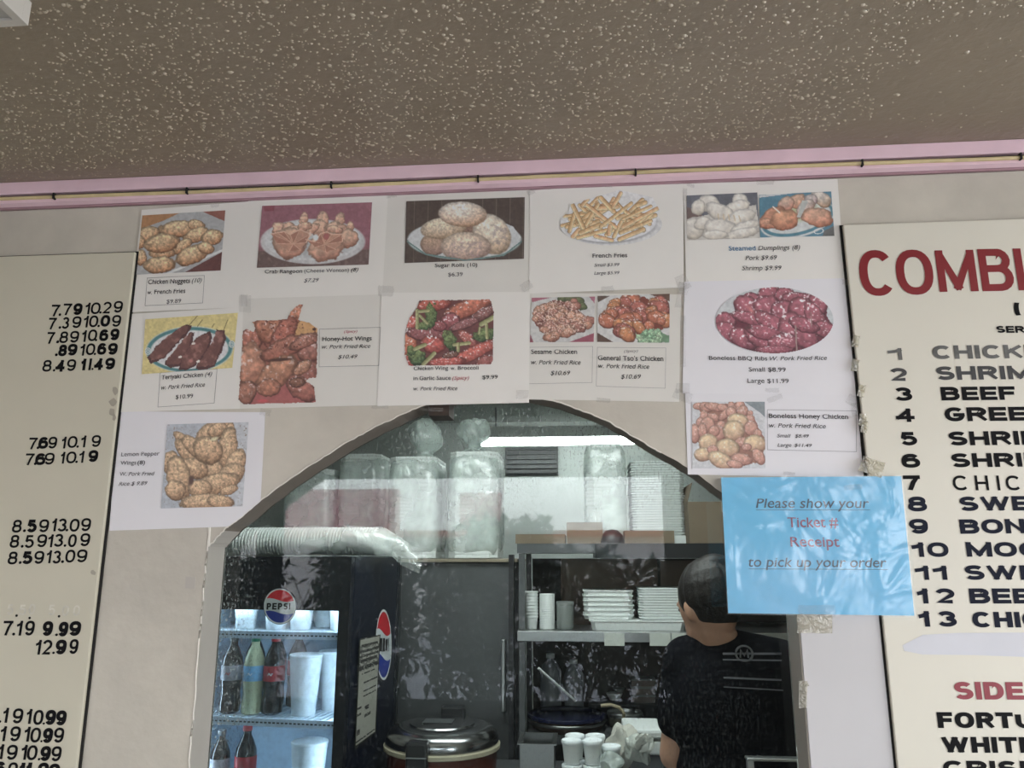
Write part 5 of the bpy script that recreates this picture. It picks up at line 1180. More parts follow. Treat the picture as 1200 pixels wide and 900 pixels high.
B_cola = mm('cola', (.022, .010, .008), .12); B_lemon = mm('lemonade', (.62, .62, .38), .15)
B_red = mm('red_label', (.55, .03, .04), .4); B_silver = mm('silver_label', (.45, .40, .42), .4); B_blue = mm('blue_label', (.22, .48, .72), .4); B_green = mm('green_cap', (.02, .22, .10), .4); B_white = mm('white_mark', (.75, .75, .75), .5)
bottle(inside(274, .10, zs[1] + .0005), B_cola, mm('black_cap', (.03, .04, .04), .4), B_silver, 'dark soda bottle with a silver label at the left of the middle cooler shelf', B_red)
bottle(inside(299.5, .10, zs[1] + .0005), B_lemon, B_green, B_blue, 'pale yellow-green soda bottle with a light blue label', B_white)
bottle(inside(323, .11, zs[1] + .0005), B_cola, B_red, B_red, 'dark soda bottle with red label and red cap beside the foam cup', B_white)
bottle(inside(300, .24, zs[1] + .0005), B_cola, B_green, B_red, 'dark soda bottle with a green cap in the second row')
bottle(inside(325, .24, zs[1] + .0005), B_cola, B_red, B_silver, 'dark soda bottle with a red cap in the second row')
bottle(inside(350, .24, zs[1] + .0005), B_cola, B_red, B_red, 'dark soda bottle in the second row behind the foam cup')
bottle(inside(297, .12, zlow), B_cola, B_red, B_red, 'dark soda bottle with a red cap on the lowest visible cooler shelf')
bottle(inside(268, .12, zlow), B_cola, mm('clear_cap', (.2, .2, .22), .3), B_silver, 'dark soda bottle at the left of the lowest visible cooler shelf', sc=.92)
for o_ in [o_ for o_ in C.objects if o_.get('label', '').endswith('lowest visible cooler shelf')]: pass

# ---- sleeve of foam plates lying in a bag on the cooler
def crinkled(mb, seed, amp):
    rs = random.Random(seed); f = [(rs.uniform(20, 70), rs.uniform(20, 70), rs.uniform(20, 70), rs.uniform(0, 6)) for _ in range(5)]
    mb.v = [tuple(Vector(v) + Vector((sum(sin(a*v[1]+b*v[2]+d) for a, b, c_, d in f), sum(sin(b*v[0]+c_*v[2]+d) for a, b, c_, d in f), sum(sin(c_*v[0]+a*v[1]+d) for a, b, c_, d in f))) * amp / 3) for v in mb.v]
    return mb
def bag_around(t, x0, x1, y0, y1, z0, z1, seed, knot=None, amp=.010, n=16, name='plastic_bag'):
    """rounded closed bag grown around a block, optionally gathered into a knotted top"""
    mb = MB(); rings = []; cx, cy = (x0+x1)/2, (y0+y1)/2; hx, hy = (x1-x0)/2, (y1-y0)/2
    prof = [(.55, 0), (.97, .02), (1.02, .12), (1.0, .35), (1.03, .6), (1.0, .85), (.96, .97), (.6, 1.0)]
    H = z1 - z0; zz = [(r, z0 + h * H) for r, h in prof]
    if knot:
        kx, kh, kr = knot; zz += [(.34, z1 + kh * .08), (.24, z1 + kh * .16), (.56, z1 + kh * .40), (.66, z1 + kh * .66), (.46, z1 + kh * .92), (.10, z1 + kh)]
    seg = 40
    for j, (r, z) in enumerate(zz):
        for k_ in range(seg):
            a = 2 * pi * k_ / seg; c_, s_ = cos(a), sin(a); e = .35
            ox = hx * math.copysign(abs(c_) ** e, c_) * r; oy = hy * math.copysign(abs(s_) ** e, s_) * r
            if j >= len(prof): ox = hx * c_ * r * 1.1; oy = min(hx, hy) * s_ * r; ox += (knot[0] if knot else 0)
            mb.v.append((cx + ox, cy + oy, z))
    for j in range(len(zz) - 1):
        for k_ in range(seg): mb.f.append((j*seg+k_, j*seg+(k_+1) % seg, (j+1)*seg+(k_+1) % seg, (j+1)*seg+k_))
    mb.f.append(tuple(reversed(range(seg)))); mb.f.append(tuple(range((len(zz)-1)*seg, len(zz)*seg)))
    crinkled(mb, seed, amp)
    if knot:
        c2_ = crinkled(MB().add(mb.v, []), seed + 50, .022); mb.v = [b_ if b_[2] > z1 + .02 else a_ for a_, b_ in zip(mb.v, c2_.v)]
    o = build(name, mb, M['bagmat'], t, smooth=True)
    if knot:
        kx, kh, kr = knot; bm = bmesh.new(); bmesh.ops.create_icosphere(bm, subdivisions=4, radius=1)
        rs = random.Random(seed + 7); dr = [Vector((rs.gauss(0, 1), rs.gauss(0, 1), rs.gauss(0, 1))).normalized() for _ in range(22)]
        kb = MB()
        for v in bm.verts:
            d = v.co.normalized(); k_ = 1 - .35 * max(0, max(d.dot(q) for q in dr[:11]) - .8) / .2 + .15 * max(0, max(d.dot(q) for q in dr[11:]) - .85) / .15
            tp = 1 if v.co.z > -.3 else 1 - (-.3 - v.co.z) * .9
            kb.v.append((cx + kx + v.co.x * .062 * k_ * tp, cy + v.co.y * .05 * k_ * tp, z1 + kh * .56 + v.co.z * kh * .46 * k_))
        kb.f = [tuple(v.index for v in f.verts) for f in bm.faces]; bm.free()
        build('bag_knot', kb, M['bag_thick'], t, smooth=True)
    for m_ in list(o.modifiers): o.modifiers.remove(m_)
    m_ = o.modifiers.new('sub', 'SUBSURF'); m_.levels = m_.render_levels = 1
    return o
a = at(272, 655, 2.52); b = at(440, 655, 2.52); ztop = at(350, 617, 2.45).z
zb_ = CH + .002
sl = thing('plate_sleeve', 'bagged sleeve of nested foam plates lying on top of the cooler', 'foam plates', ((a.x+b.x)/2, 2.55, zb_))
R0 = (ztop - zb_) / 2
pl = MB(); L = b.x - a.x; n = 46
for i in range(n):
    x = a.x + L * i / n; w = L / n
    pl.lathe((x, 2.55, zb_ + R0 + .001), [(R0 * .90, 0), (R0, w * .25), (R0, w * .5), (R0 * .90, w * .8)], 20, M=Matrix.Rotation(pi/2, 3, 'Y'))
o = build('nested_plates', pl, M['foam'], sl, merge=False); o['kind'] = 'stuff'
# the bag: a tube along X, collapsed and hanging at its right end
mb = MB(); seg = 28; st_ = []
for i in range(30):
    u = i / 29; x = a.x - .03 + (L + .17) * u; r = R0 * (1.07 if u < .8 else 1.07 - (u - .8) * 1.4) * (.6 + 4 * u if u < .1 else 1); r = max(r, .02)
    dz = 0 if u < .8 else -(u - .8) * .30
    for k_ in range(seg):
        t_ = 2*pi*k_/seg; mb.v.append((x, 2.55 + cos(t_) * r * 1.05, max(zb_ + R0 + sin(t_) * r + dz, zb_ + .004 if x < FR.x + .07 else 0)))
for i in range(29):
    for k_ in range(seg): mb.f.append((i*seg+k_, i*seg+(k_+1) % seg, (i+1)*seg+(k_+1) % seg, (i+1)*seg+k_))
crinkled(mb, 4, .007); mb.v = [(x, y, max(z, zb_ + .003) if x < FR.x + .08 else z) for x, y, z in mb.v]; o = build('plastic_bag', mb, M['bag_clear'], sl, smooth=True)
for m_ in list(o.modifiers): o.modifiers.remove(m_)
m_ = o.modifiers.new('sub', 'SUBSURF'); m_.levels = m_.render_levels = 1

# ---- steel cabinet in the middle and what stands on it
YC = 2.98
a = at(468, 700, YC); b = at(604, 700, YC); CT = at(540, 655, YC).z
cab = thing('steel_cabinet', 'tall plain grey steel cabinet between the cooler and the shelves', 'cabinet', ((a.x+b.x)/2, YC + .3, 0))
build('body', MB().box((a.x, YC, 0), (b.x - .004, YC + .62, CT - .012)), M['steel_dark'], cab, bevel=.006)
build('side_trim', MB().box((b.x - .004, YC - .004, 0), (b.x + .012, YC + .02, CT - .012)), M['dark'], cab)
build('top', MB().box((a.x - .01, YC - .02, CT - .012), (b.x + .01, YC + .64, CT)), mat('wood_top', (.30, .25, .18), .6, var=.3, vscale=14), cab, bevel=.002)
build('handle', MB().box((b.x - .05, YC - .03, 1.0), (b.x - .035, YC, 1.25)), M['steel'], cab, bevel=.003)
# wide high shelf on the left carrying more packs
a = at(300, 655, 3.3); 
hs = thing('wall_shelf', 'long shelf behind the cooler carrying foam packs', 'shelf', (a.x + .3, 3.5, CT - .03))
xa, xb = at(296, 650, 3.45).x, at(462, 650, 3.45).x
build('board', MB().box((xa, 3.30, CT - .03), (xb - .03, 3.85, CT)), M['steel'], hs)
for x in (xa + .03, xb - .06):
    build('leg', MB().box((x, 3.8, 0), (x + .03, 3.83, CT - .03)), M['steel'], hs)
def pack(name, label, px0, px1, pyt, Y, zb2, dep, seed, knot=None, lid=30, grp='bagged foam packs on the high shelves', m='foam', bag=True):
    p0 = at(px0, pyt, Y); p1 = at(px1, pyt, Y); H = p0.z - zb2
    t = thing(name, label, 'foam pack', ((p0.x+p1.x)/2, Y + dep/2, zb2), 0, grp)
    st_ = MB(); n = max(6, int(H / .014)); rs = random.Random(seed)
    for i in range(n):
        z = zb2 + .004 + (H - .01) * i / n; hgt = (H - .01) / n; j = rs.uniform(-.003, .003)
        x0, x1, y0, y1 = p0.x + .012 + j, p1.x - .012 + j, Y + .012, Y + dep - .012; c = .03
        ring = [(x0+c, y0), (x1-c, y0), (x1, y0+c), (x1, y1-c), (x1-c, y1), (x0+c, y1), (x0, y1-c), (x0, y0+c)]
        vs = [(x, y, z) for x, y in ring] + [(x, y, z + hgt * .55) for x, y in ring] + [(x*.985 + .015*(x0+x1)/2, y*.985 + .015*(y0+y1)/2, z + hgt) for x, y in ring]
        st_.add(vs, [tuple(reversed(range(8))), tuple(range(16, 24))] + [(k_, (k_+1) % 8, (k_+1) % 8+8, k_+8) for k_ in range(8)] + [(k_+8, (k_+1) % 8+8, (k_+1) % 8+16, k_+16) for k_ in range(8)])
    o = build('stacked_foam', st_, M[m], t, merge=False); o['kind'] = 'stuff'
    if not bag: pass
    else: bag_around(t, p0.x + .006, p1.x - .006, Y, Y + dep, zb2 + .009, p0.z, seed, knot, .007)
    return t
pack('foam_pack', 'bagged foam pack at the far left above the cooler', 330, 392, 548, 3.34, CT, .3, 31)
pack('foam_pack', 'bagged foam pack between the leftmost one and the knotted one', 394, 448, 530, 3.36, CT, .3, 32)
pack('foam_pack', 'bagged foam pack with a puffed knotted top, left one on the steel cabinet', 452, 514, 533, 3.02, CT, .3, 33, knot=(.02, .17, .05))
pack('foam_pack', 'bagged foam pack with a puffed knotted top, right one on the steel cabinet', 522, 586, 527, 3.0, CT, .3, 34, knot=(-.02, .15, .05))
# ---- metal rack on the right
YR = 2.9
rkx0, rkx1 = at(606, 745, YR).x, at(930, 745, YR).x + .25
z_mid = at(700, 740, YR).z; z_top = at(700, 637, YR).z; z_low = .93
rk = thing('metal_rack', 'tall metal storage rack with steel shelves right of the cabinet', 'rack', ((rkx0+rkx1)/2, YR + .2, 0))
for x in (rkx0 + .006, rkx1 - .03):
    for y in (YR + .004, YR + .40): build('post', MB().box((x, y, 0), (x + .022, y + .022, z_top - .036)), M['steel_dark'], rk)
build('shelf', MB().box((rkx0, YR, z_mid - .036), (rkx1, YR + .45, z_mid)), M['steel'], rk, bevel=.002)
xm = at(697, 640, YR).x
build('shelf', MB().box((rkx0, YR, z_top - .035), (xm, YR + .45, z_top)), M['steel_dark'], rk)
build('shelf', MB().box((xm, YR - .02, z_top - .052), (rkx1, YR + .45, z_top)), M['dark'], rk)
build('side_rail', MB().box((rkx0 - .03, YR - .01, 0), (rkx0 - .012, YR + .03, z_top - .04)), M['dark'], rk)
M['masking'] = mat('masking_tape', (.50, .52, .48), .7, bump=.4, bscale=60)
for x0, x1 in ((708, 732), (761, 786), (787, 806)):
    q0, q1 = at(x0, 742, YR - .004), at(x1, 757, YR - .004); build('paper_tag', MB().box((q0.x, YR - .004, q1.z), (q1.x, YR, q0.z)), M['masking'], rk)
# brown cartons standing under the top shelf
def carton(label, px0, px1, pyt, pyb, Y, dep, m='cardboard_dark', z0=None, flap=False):
    p0, p1 = at(px0, pyt, Y), at(px1, pyt, Y); z0 = p1.z if z0 is None else z0
    t = thing('cardboard_box', label, 'box', ((p0.x+p1.x)/2, Y + dep/2, z0), 0, 'cardboard boxes on the rack')
    w = .004; mb = MB()
    x0, x1, y0, y1, z1 = p0.x, p1.x, Y, Y + dep, p0.z
    mb.box((x0, y0, z0), (x1, y0 + w, z1)).box((x0, y1 - w, z0), (x1, y1, z1)).box((x0, y0 + w, z0), (x0 + w, y1 - w, z1)).box((x1 - w, y0 + w, z0), (x1, y1 - w, z1)).box((x0 + w, y0 + w, z0), (x1 - w, y1 - w, z0 + w))
    if not flap: mb.box((x0 + w, y0 + w, z1 - w), ((x0 + x1) / 2 - .001, y1 - w, z1)).box(((x0 + x1) / 2 + .001, y0 + w, z1 - w), (x1 - w, y1 - w, z1))
    build('carton', mb, M[m], t)
    if flap: 
        fl = MB(); h = .07; fl.add([(x0, y0, z1), (x0, y1, z1), (x0 + .02, y1, z1 + h), (x0 + .02, y0, z1 + h), (x0 - .003, y0, z1), (x0 - .003, y1, z1), (x0 + .017, y1, z1 + h), (x0 + .017, y0, z1 + h)], [(0,1,2,3), (7,6,5,4), (0,3,7,4), (1,5,6,2), (3,2,6,7)]); build('flap', fl, M[m], t)
    return t
carton('brown carton under the top rack shelf, left of the person', 657, 770, 655, 0, YR + .27, .16, z0=z_mid + .0005)
carton('brown carton under the top rack shelf, half behind the head', 773, 838, 657, 0, YR + .27, .16, z0=z_mid + .0005)
# foam trays on the middle shelf
def ordw(k):
    a = ['', 'first', 'second', 'third', 'fourth', 'fifth', 'sixth', 'seventh', 'eighth', 'ninth', 'tenth', 'eleventh', 'twelfth', 'thirteenth', 'fourteenth', 'fifteenth', 'sixteenth', 'seventeenth', 'eighteenth', 'nineteenth', 'twentieth']
    return a[k] if k <= 20 else ('twenty-' + a[k - 20] if k < 30 else 'thirtieth')
def tray_proto(w, d, h, name, label, cat, grp, m='foam', lip=.012):
    t = thing(name, label, cat, (0, 0, 0), 0, grp)
    x, y = w/2, d/2; c = .015
    def ring(k, z, s_=0): 
        X, Y_ = x*k + s_, y*k + s_; return [(-X+c, -Y_, z), (X-c, -Y_, z), (X, -Y_+c, z), (X, Y_-c, z), (X-c, Y_, z), (-X+c, Y_, z), (-X, Y_-c, z), (-X, -Y_+c, z)]
    vs = ring(.93, 0) + ring(.975, h - .004) + ring(1, h - .004) + ring(1, h); k_ = 8
    f = [tuple(reversed(range(8))), tuple(range(24, 32))] + [(j*8+i, j*8+(i+1) % 8, (j+1)*8+(i+1) % 8, (j+1)*8+i) for j in range(3) for i in range(8)]
    build('tray', (vs, f), M[m], t, local=True)
    return t
ORD = ['lowest', 'second', 'third', 'fourth', 'fifth', 'sixth', 'seventh', 'eighth', 'ninth', 'tenth', 'eleventh', 'twelfth', 'thirteenth']
def stack(px0, px1, pyt, pyb, Y, n, name, cat, grp, lab, m='foam', z0=None, dd=.9):
    p0, p1 = at(px0, pyt, Y), at(px1, pyb, Y); w = p1.x - p0.x; z0 = p1.z if z0 is None else z0; h = (p0.z - z0) / n
    pr = None
    for i in range(n):
        c = tray_proto(w, w * dd, h, name, '', cat, grp, m) if pr is None else copy_tree(pr)
        pr = pr or c
        c.location = ((p0.x+p1.x)/2 + random.uniform(-.002, .002), Y + w * dd / 2, z0 + i * h + .0002)
        c['label'] = lab % ORD[i] if i < n - 1 else lab.replace('%s from the bottom', 'topmost') % () if '%s from the bottom' in lab else lab % 'topmost'
zt_ = at(750, 726, YR + .03).z
lt = stack(690, 806, 727, 736, YR + .03, 1, 'foam_tray', 'tray', 'foam trays on the middle shelf', 'long low foam tray under both tray stacks, %s', z0=z_mid + .0005, dd=.58)
ztr = at(700, 727, YR + .03).z
stack(683, 744, 692, 727, YR + .05, 6, 'foam_tray', 'tray', 'foam trays on the middle shelf', 'foam tray, %s from the bottom of the left stack on the middle shelf', z0=ztr + .002)
stack(748, 806, 689, 727, YR + .05, 12, 'foam_tray', 'tray', 'foam trays on the middle shelf', 'foam tray, %s from the bottom of the right stack on the middle shelf', z0=ztr + .002)
# sauce cups nested on the middle shelf
p0 = at(623, 734, YR + .08); w = at(631, 734, YR + .08).x - at(615, 734, YR + .08).x
pr = None; Hn = at(623, 693, YR + .08).z - z_mid
for i in range(9):
    if pr is None:
        pr = thing('sauce_cup', '', 'cup', (0, 0, 0), 0, 'nested sauce cups on the middle shelf')
        build('cup', MB().lathe((0, 0, 0), [(w*.36, 0), (w*.46, .040), (w*.5, .041), (w*.5, .045), (w*.46, .045)], 18), M['foam'], pr, local=True, smooth=True); c = pr
    else: c = copy_tree(pr)
    c.location = (p0.x, p0.y, z_mid + .0005 + i * (Hn - .045) / 8); c['label'] = 'small white cup, %s in the nested stack on the middle shelf' % (ORD[i] + (' from the bottom' if i else '') if i < 8 else 'topmost')
a, b = at(632, 696, YR + .08), at(650, 696, YR + .08); r = (b.x - a.x) / 2
t = thing('lid_column', 'plain white column of stacked lids beside the sauce cups', 'lids', ((a.x+b.x)/2, YR + .08, z_mid), 0)
mb = MB(); H = a.z - z_mid
mb.lathe(((a.x+b.x)/2, YR + .08, z_mid + .0005), [(r, H * i / 40) if i % 2 else (r * .975, H * i / 40) for i in range(41)], 24); build('lids', mb, M['foam'], t)
a, b = at(652, 705, YR + .08), at(672, 705, YR + .08); r = (b.x - a.x) / 2
t = thing('grey_tub', 'small grey plastic tub between the lid column and the foam trays', 'tub', ((a.x+b.x)/2, YR + .08, z_mid))
build('tub', MB().lathe(((a.x+b.x)/2, YR + .08, z_mid + .0005), [(r*.9, 0), (r, .01), (r, a.z - z_mid - .012), (r*1.04, a.z - z_mid - .011), (r*1.04, a.z - z_mid)], 22), M['foam_dim'], t, smooth=True)
# goods on the top shelf
pack('foam_pack', 'bagged foam pack on the rack top right of the lamp', 682, 735, 518, YR + .1, z_top, .26, 35)
pz = z_top + .001
carton('flat brown carton at the left end of the rack top', 604, 662, 626, 0, YR + .02, .3, 'cardboard', z0=pz)
carton('low brown carton in front of the foam packs on the rack top', 664, 706, 612, 0, YR + .03, .06, 'cardboard', z0=pz)
carton('low brown carton below the tall white stack on the rack top', 732, 790, 622, 0, YR + .0, .1, 'cardboard', z0=pz)
carton('open brown carton at the right end of the rack top', 806, 845, 588, 0, YR + .02, .3, 'cardboard', z0=pz, flap=True)
carton('brown carton behind the blue sign on the rack top', 846, 900, 600, 0, YR + .02, .3, 'cardboard', z0=pz)
t = thing('black_bowl_lid', 'dark lid with a clear bag lying on the rack top', 'lid', (at(718, 630, YR + .02).x, YR + .04, pz))
bx = at(718, 630, YR).x; build('lid', MB().lathe((bx, YR + .045, pz), [(.045, 0), (.046, .006), (.040, .03), (.022, .048), (.006, .052)], 24), M['dark'], t, smooth=True)
a, b = at(739, 540, YR + .11), at(801, 540, YR + .11); n = 30; zz0 = pz + .004 + .028; H = a.z - zz0; pr = None
for i in range(n):
    if pr is None: c = pr = tray_proto(b.x - a.x, .24, H / n, 'foam_container', '', 'container', 'foam containers in the tall white stack')
    else: c = copy_tree(pr)
    c.location = ((a.x+b.x)/2 + random.uniform(-.003, .003), YR + .24, zz0 + i * H / n); c['label'] = 'flat white foam container, ' + ('lowest' if i == 0 else 'topmost' if i == n - 1 else ordw(i + 1) + ' from the bottom') + ' of the tall stack on the rack'
t = thing('stack_base', 'flat white carton under the tall white stack', 'box', ((a.x+b.x)/2, YR + .24, pz)); build('carton', MB().box((a.x, YR + .12, pz), (b.x, YR + .36, zz0 - .001)), M['foam'], t)
# ---- work table and its goods
TZ = .86
tb = thing('work_table', 'dark steel work table below the rack in the kitchen', 'table', (0, 2.65, 0))
xa, xb = at(455, 880, 2.5).x - .03, rkx1
build('table_top', MB().box((xa, 2.34, TZ - .04), (xb, YR - .02, TZ)), M['steel_dark'], tb, bevel=.003)
for x in (xa + .04, xb - .08):
    for y in (2.38, YR - .1): build('leg', MB().box((x, y, 0), (x + .04, y + .04, TZ - .04)), M['steel_dark'], tb)
build('lower_shelf', MB().box((xa + .05, 2.4, .25), (xb - .05, YR - .06, .27)), M['steel_dark'], tb)
# added sheet that darkens the space behind the pots
bp_ = thing('dark_backing', 'added dark brown sheet that darkens the rack behind the pots', 'panel', ((rkx0+rkx1)/2, YR + .44, .9))
build('panel', MB().box((rkx0 + .03, YR + .452, .3), (rkx1, YR + .47, z_top - .055)), M['rack_dark'], bp_)
build('shelf', MB().box((rkx0 + .03, YR + .03, z_low - .03), (rkx1 - .03, YR + .45, z_low)), M['steel_dark'], rk)
# rice cooker
px_c = 518; Yc = 2.62; c0 = at(px_c, 880, Yc); Rr = (at(585, 880, Yc).x - at(450, 880, Yc).x) / 2
rc = thing('rice_cooker', 'large round rice cooker with a domed steel lid and black latch', 'rice cooker', (c0.x, Yc, TZ))
zr = at(px_c, 889, Yc - Rr).z      # rim height on the front side
build('body', MB().lathe((c0.x, Yc, TZ + .001), [(Rr*.86, 0), (Rr*.92, .01), (Rr*.95, zr - TZ - .012)], 48), mat('cooker_red', (.10, .025, .015), .35), rc, smooth=True)
build('rim', MB().lathe((c0.x, Yc, zr - .012), [(Rr*.97, 0), (Rr, .003), (Rr, .014), (Rr*.97, .017)], 48), mat('cream_rim', (.42, .38, .28), .4), rc, smooth=True)
lidm = mat('lid_steel', (.34, .34, .35), .22, metal=1)
build('lid', MB().lathe((c0.x, Yc, zr + .0055), [(Rr*.96, 0), (Rr*.975, .006), (Rr*.95, .03), (Rr*.86, .046), (Rr*.62, .056), (Rr*.60, .054), (Rr*.57, .054), (Rr*.55, .058), (Rr*.1, .062)], 48), lidm, rc, smooth=True)
build('latch', MB().box((c0.x - .075, Yc - Rr - .018, zr - .06), (c0.x - .01, Yc - Rr + .05, zr + .045)), M['dark'], rc, bevel=.008)
build('latch_trim', MB().box((c0.x - .073, Yc - Rr - .020, zr + .002), (c0.x - .012, Yc - Rr - .0175, zr + .005)), M['steel'], rc)
build('hinge', MB().box((c0.x - .03, Yc + Rr - .05, zr + .03), (c0.x + .05, Yc + Rr - .01, zr + .085)), M['dark'], rc, bevel=.006)
pp = at(505, 858, Yc); build('plate_label', MB().box((c0.x - .06, Yc - .035, zr + .0675), (c0.x + .035, Yc + .03, zr + .0685)), M['steel_dark'], rc)
# steel pan at the front
a, b = at(606, 872, 2.5), at(652, 872, 2.5); zt2 = at(630, 872, 2.5).z
t = thing('steel_pan', 'deep rectangular steel pan on the work table', 'pan', ((a.x+b.x)/2, 2.56, TZ))
x0, x1, y0, y1 = a.x, b.x, 2.5, 2.66; mb = MB(); w = .002; z0 = TZ + .001
mb.box((x0+.008, y0+.008, z0), (x1-.008, y0+.01, zt2-.003)).box((x0+.008, y1-.01, z0), (x1-.008, y1-.008, zt2-.003)).box((x0+.008, y0+.01, z0), (x0+.01, y1-.01, zt2-.003)).box((x1-.01, y0+.01, z0), (x1-.008, y1-.01, zt2-.003)).box((x0+.01, y0+.01, z0), (x1-.01, y1-.01, z0+.002))
build('basin', mb, M['steel'], t)
rm = MB(); rm.box((x0, y0, zt2-.003), (x1, y0+.012, zt2)).box((x0, y1-.012, zt2-.003), (x1, y1, zt2)).box((x0, y0+.012, zt2-.003), (x0+.012, y1-.012, zt2)).box((x1-.012, y0+.012, zt2-.003), (x1, y1-.012, zt2)); build('rim', rm, M['steel'], t)
# lidded soup cups
Yk = 2.44; w = at(682, 868, Yk).x - at(658, 868, Yk).x; R = w / 2; pr = None; hc = .066
zup = at(670, 866, Yk).z
def deli(loc, label):
    global pr
    if pr is None:
        pr = thing('lidded_cup', '', 'cup', (0, 0, 0), 0, 'lidded foam soup cups on the work table')
        build('cup_body', MB().lathe((0, 0, 0), [(R*.72, 0), (R*.92, hc - .012)], 24), M['foam'], pr, local=True, smooth=True)
        build('lid', MB().lathe((0, 0, hc - .012), [(R*.96, 0), (R, .002), (R, .009), (R*.94, .0115), (R*.86, .0085)], 24), M['cup'], pr, local=True, smooth=True); c = pr
    else: c = copy_tree(pr)
    c.location = loc; c['label'] = label
zt3 = zup - hc; zl3 = zt3 - hc
nst = int((zt3 - TZ) / hc); base = zt3 - nst * hc
ZT2 = TZ
kp = [(670, Yk, 'front left'), (694.5, Yk, 'front right'), (674, Yk + R * 2.1, 'rear left'), (698, Yk + R * 2.1, 'rear right')]
for px, y_, nm in kp:
    for j, nm2 in ((0, 'upper'), (1, 'lower'), (2, 'bottom')):
        z = zt3 - j * (hc + .0004)
        if z < TZ: continue
        deli((at(px, 880, y_).x, y_, z), 'lidded foam cup, %s of the %s stack on the work table' % (nm2, nm))
lowest = zt3 - 1 * (hc + .0004) if zt3 - 2 * (hc + .0004) < TZ else zt3 - 2 * (hc + .0004)
t = thing('cutting_board', 'low board raising the lidded cups on the work table', 'board', (at(690, 880, Yk).x, Yk + .03, TZ))
if lowest - TZ > .002: build('board', MB().box((at(655, 880, Yk).x, Yk - .05, TZ + .0005), (at(775, 880, Yk).x, Yk + .17, lowest - .0005)), M['steel_dark'], t)
deli((at(716, 880, Yk + .02).x, Yk + .02, at(716, 873, Yk + .02).z - hc), 'lidded foam cup standing right of the four stacks, partly bagged')
zz = at(716, 873, Yk + .02).z - hc - (hc + .0004)
deli((at(716, 880, Yk + .02).x, Yk + .02, zz), 'lidded foam cup right of the four stacks, under another')
# crumpled bag, paper and a foam box
def crumple(name, label, cat, px, py, Y, r, m, seed, sc=(1, .8, 1)):
    c = at(px, py, Y); t = thing(name, label, cat, tuple(c)); bm = bmesh.new(); bmesh.ops.create_icosphere(bm, subdivisions=4, radius=r)
    rs = random.Random(seed); dirs = [Vector((rs.gauss(0,1), rs.gauss(0,1), rs.gauss(0,1))).normalized() for _ in range(26)]
    for v in bm.verts:
        d = v.co.normalized(); k_ = 1 - .55 * max(0, max(d.dot(q) for q in dirs[:12]) - .72) / .28 + .25 * max(0, max(d.dot(q) for q in dirs[12:]) - .8) / .2
        v.co = Vector((v.co.x*sc[0], v.co.y*sc[1], v.co.z*sc[2])) * k_
    me = bpy.data.meshes.new(name); bm.to_mesh(me); bm.free(); me.materials.append(m); o = bpy.data.objects.new('crumpled_sheet', me); C.objects.link(o); o.parent = t; return t
crumple('plastic_bag', 'crumpled clear plastic bag between the cups and the foam box', 'bag', 750, 879, Yk + .03, .047, mat('cloudy_plastic', (.50, .52, .48), .2, bump=1, bscale=40, bdist=.01), 3)
crumple('paper_towel', 'crumpled white paper towel behind the clear plastic bag', 'paper', 730, 870, Yk + .10, .062, mat('napkin', (.50, .49, .44), .8), 8, (.9, .6, 1.1))
crumple('plastic_bag', 'small clear bag drawn over the cups at the bottom edge', 'bag', 716, 898, Yk - .03, .036, M['bagmat'], 12)
zb3 = at(760, 880, Yk + .12).z
t = thing('foam_box', 'white lidded foam food box beside the crumpled bag', 'box', (at(757, 870, Yk + .15).x, Yk + .2, zb3)); a, b = at(733, 870, Yk + .15), at(777, 870, Yk + .15)
build('base', MB().box((a.x, Yk + .15, zb3 - .02), (b.x, Yk + .33, at(750, 868, Yk + .15).z)), M['foam'], t, bevel=.006)
zl_ = at(750, 855, Yk + .15).z; build('lid', MB().box((a.x - .003, Yk + .147, at(750, 867, Yk + .15).z), (b.x + .003, Yk + .333, zl_)), M['foam'], t, bevel=.008)
t = thing('storage_tub', 'dark tub holding the foam box on the work table', 'tub', (a.x + .06, Yk + .24, TZ)); build('tub', MB().box((a.x + .004, Yk + .155, TZ + .0005), (b.x - .004, Yk + .325, zb3 - .0205)), M['steel_dark'], t)
# pots on the back shelf
def pot(name, label, px, pyr, rx_px, Y, m, rimm, body_h, handle=None):
    c = at(px, pyr, Y); R = (at(px + rx_px, pyr, Y).x - at(px - rx_px, pyr, Y).x) / 2; zt_ = c.z; zb2 = max(z_low + .001, zt_ - body_h)
    t = thing(name, label, 'pot', (c.x, Y, zb2)); h = zt_ - zb2
    build('pot_body', MB().lathe((c.x, Y, zb2), [(R*.86, 0), (R*.93, .012), (R*.95, h - .012)], 36), m, t, smooth=True)
    o = MB(); o.lathe((c.x, Y, zt_ - .014), [(R*.95, 0), (R, .004), (R, .012), (R*.97, .016), (R*.88, .014), (R*.86, .004)], 36); build('rim', o, rimm, t, smooth=True)
    return t, c, R
blue = mat('dark_blue_enamel', (.010, .012, .035), .25)
t, c, R = pot('stock_pot', 'big brown pot with a dark blue rim on the back shelf', 664, 836, 46, YR + .16, mat('brown_steel', (.11, .07, .05), .3, metal=.7), blue, .12)
build('rim_ring', MB().lathe((c.x, YR + .16, c.z - .028), [(R*.965, 0), (R*.985, .003), (R*.985, .008), (R*.965, .011)], 36), M['steel'], t, smooth=True)
t2, c2, R2 = pot('cooking_pot', 'smaller steel pot with a curved beige handle beside the big pot', 732, 834, 21, YR + .2, mat('greenish_steel', (.14, .14, .11), .35, metal=.6), M['steel'], .12)
hp = [at(704, 827, YR + .0), at(716, 826, YR + .0), at(726, 829, YR - .0), at(731, 836, YR + .0), at(731, 846, YR + .01)]
build('handle', MB().tube(hp, .006, 8), mat('beige_handle', (.36, .30, .20), .5), t2, smooth=True)
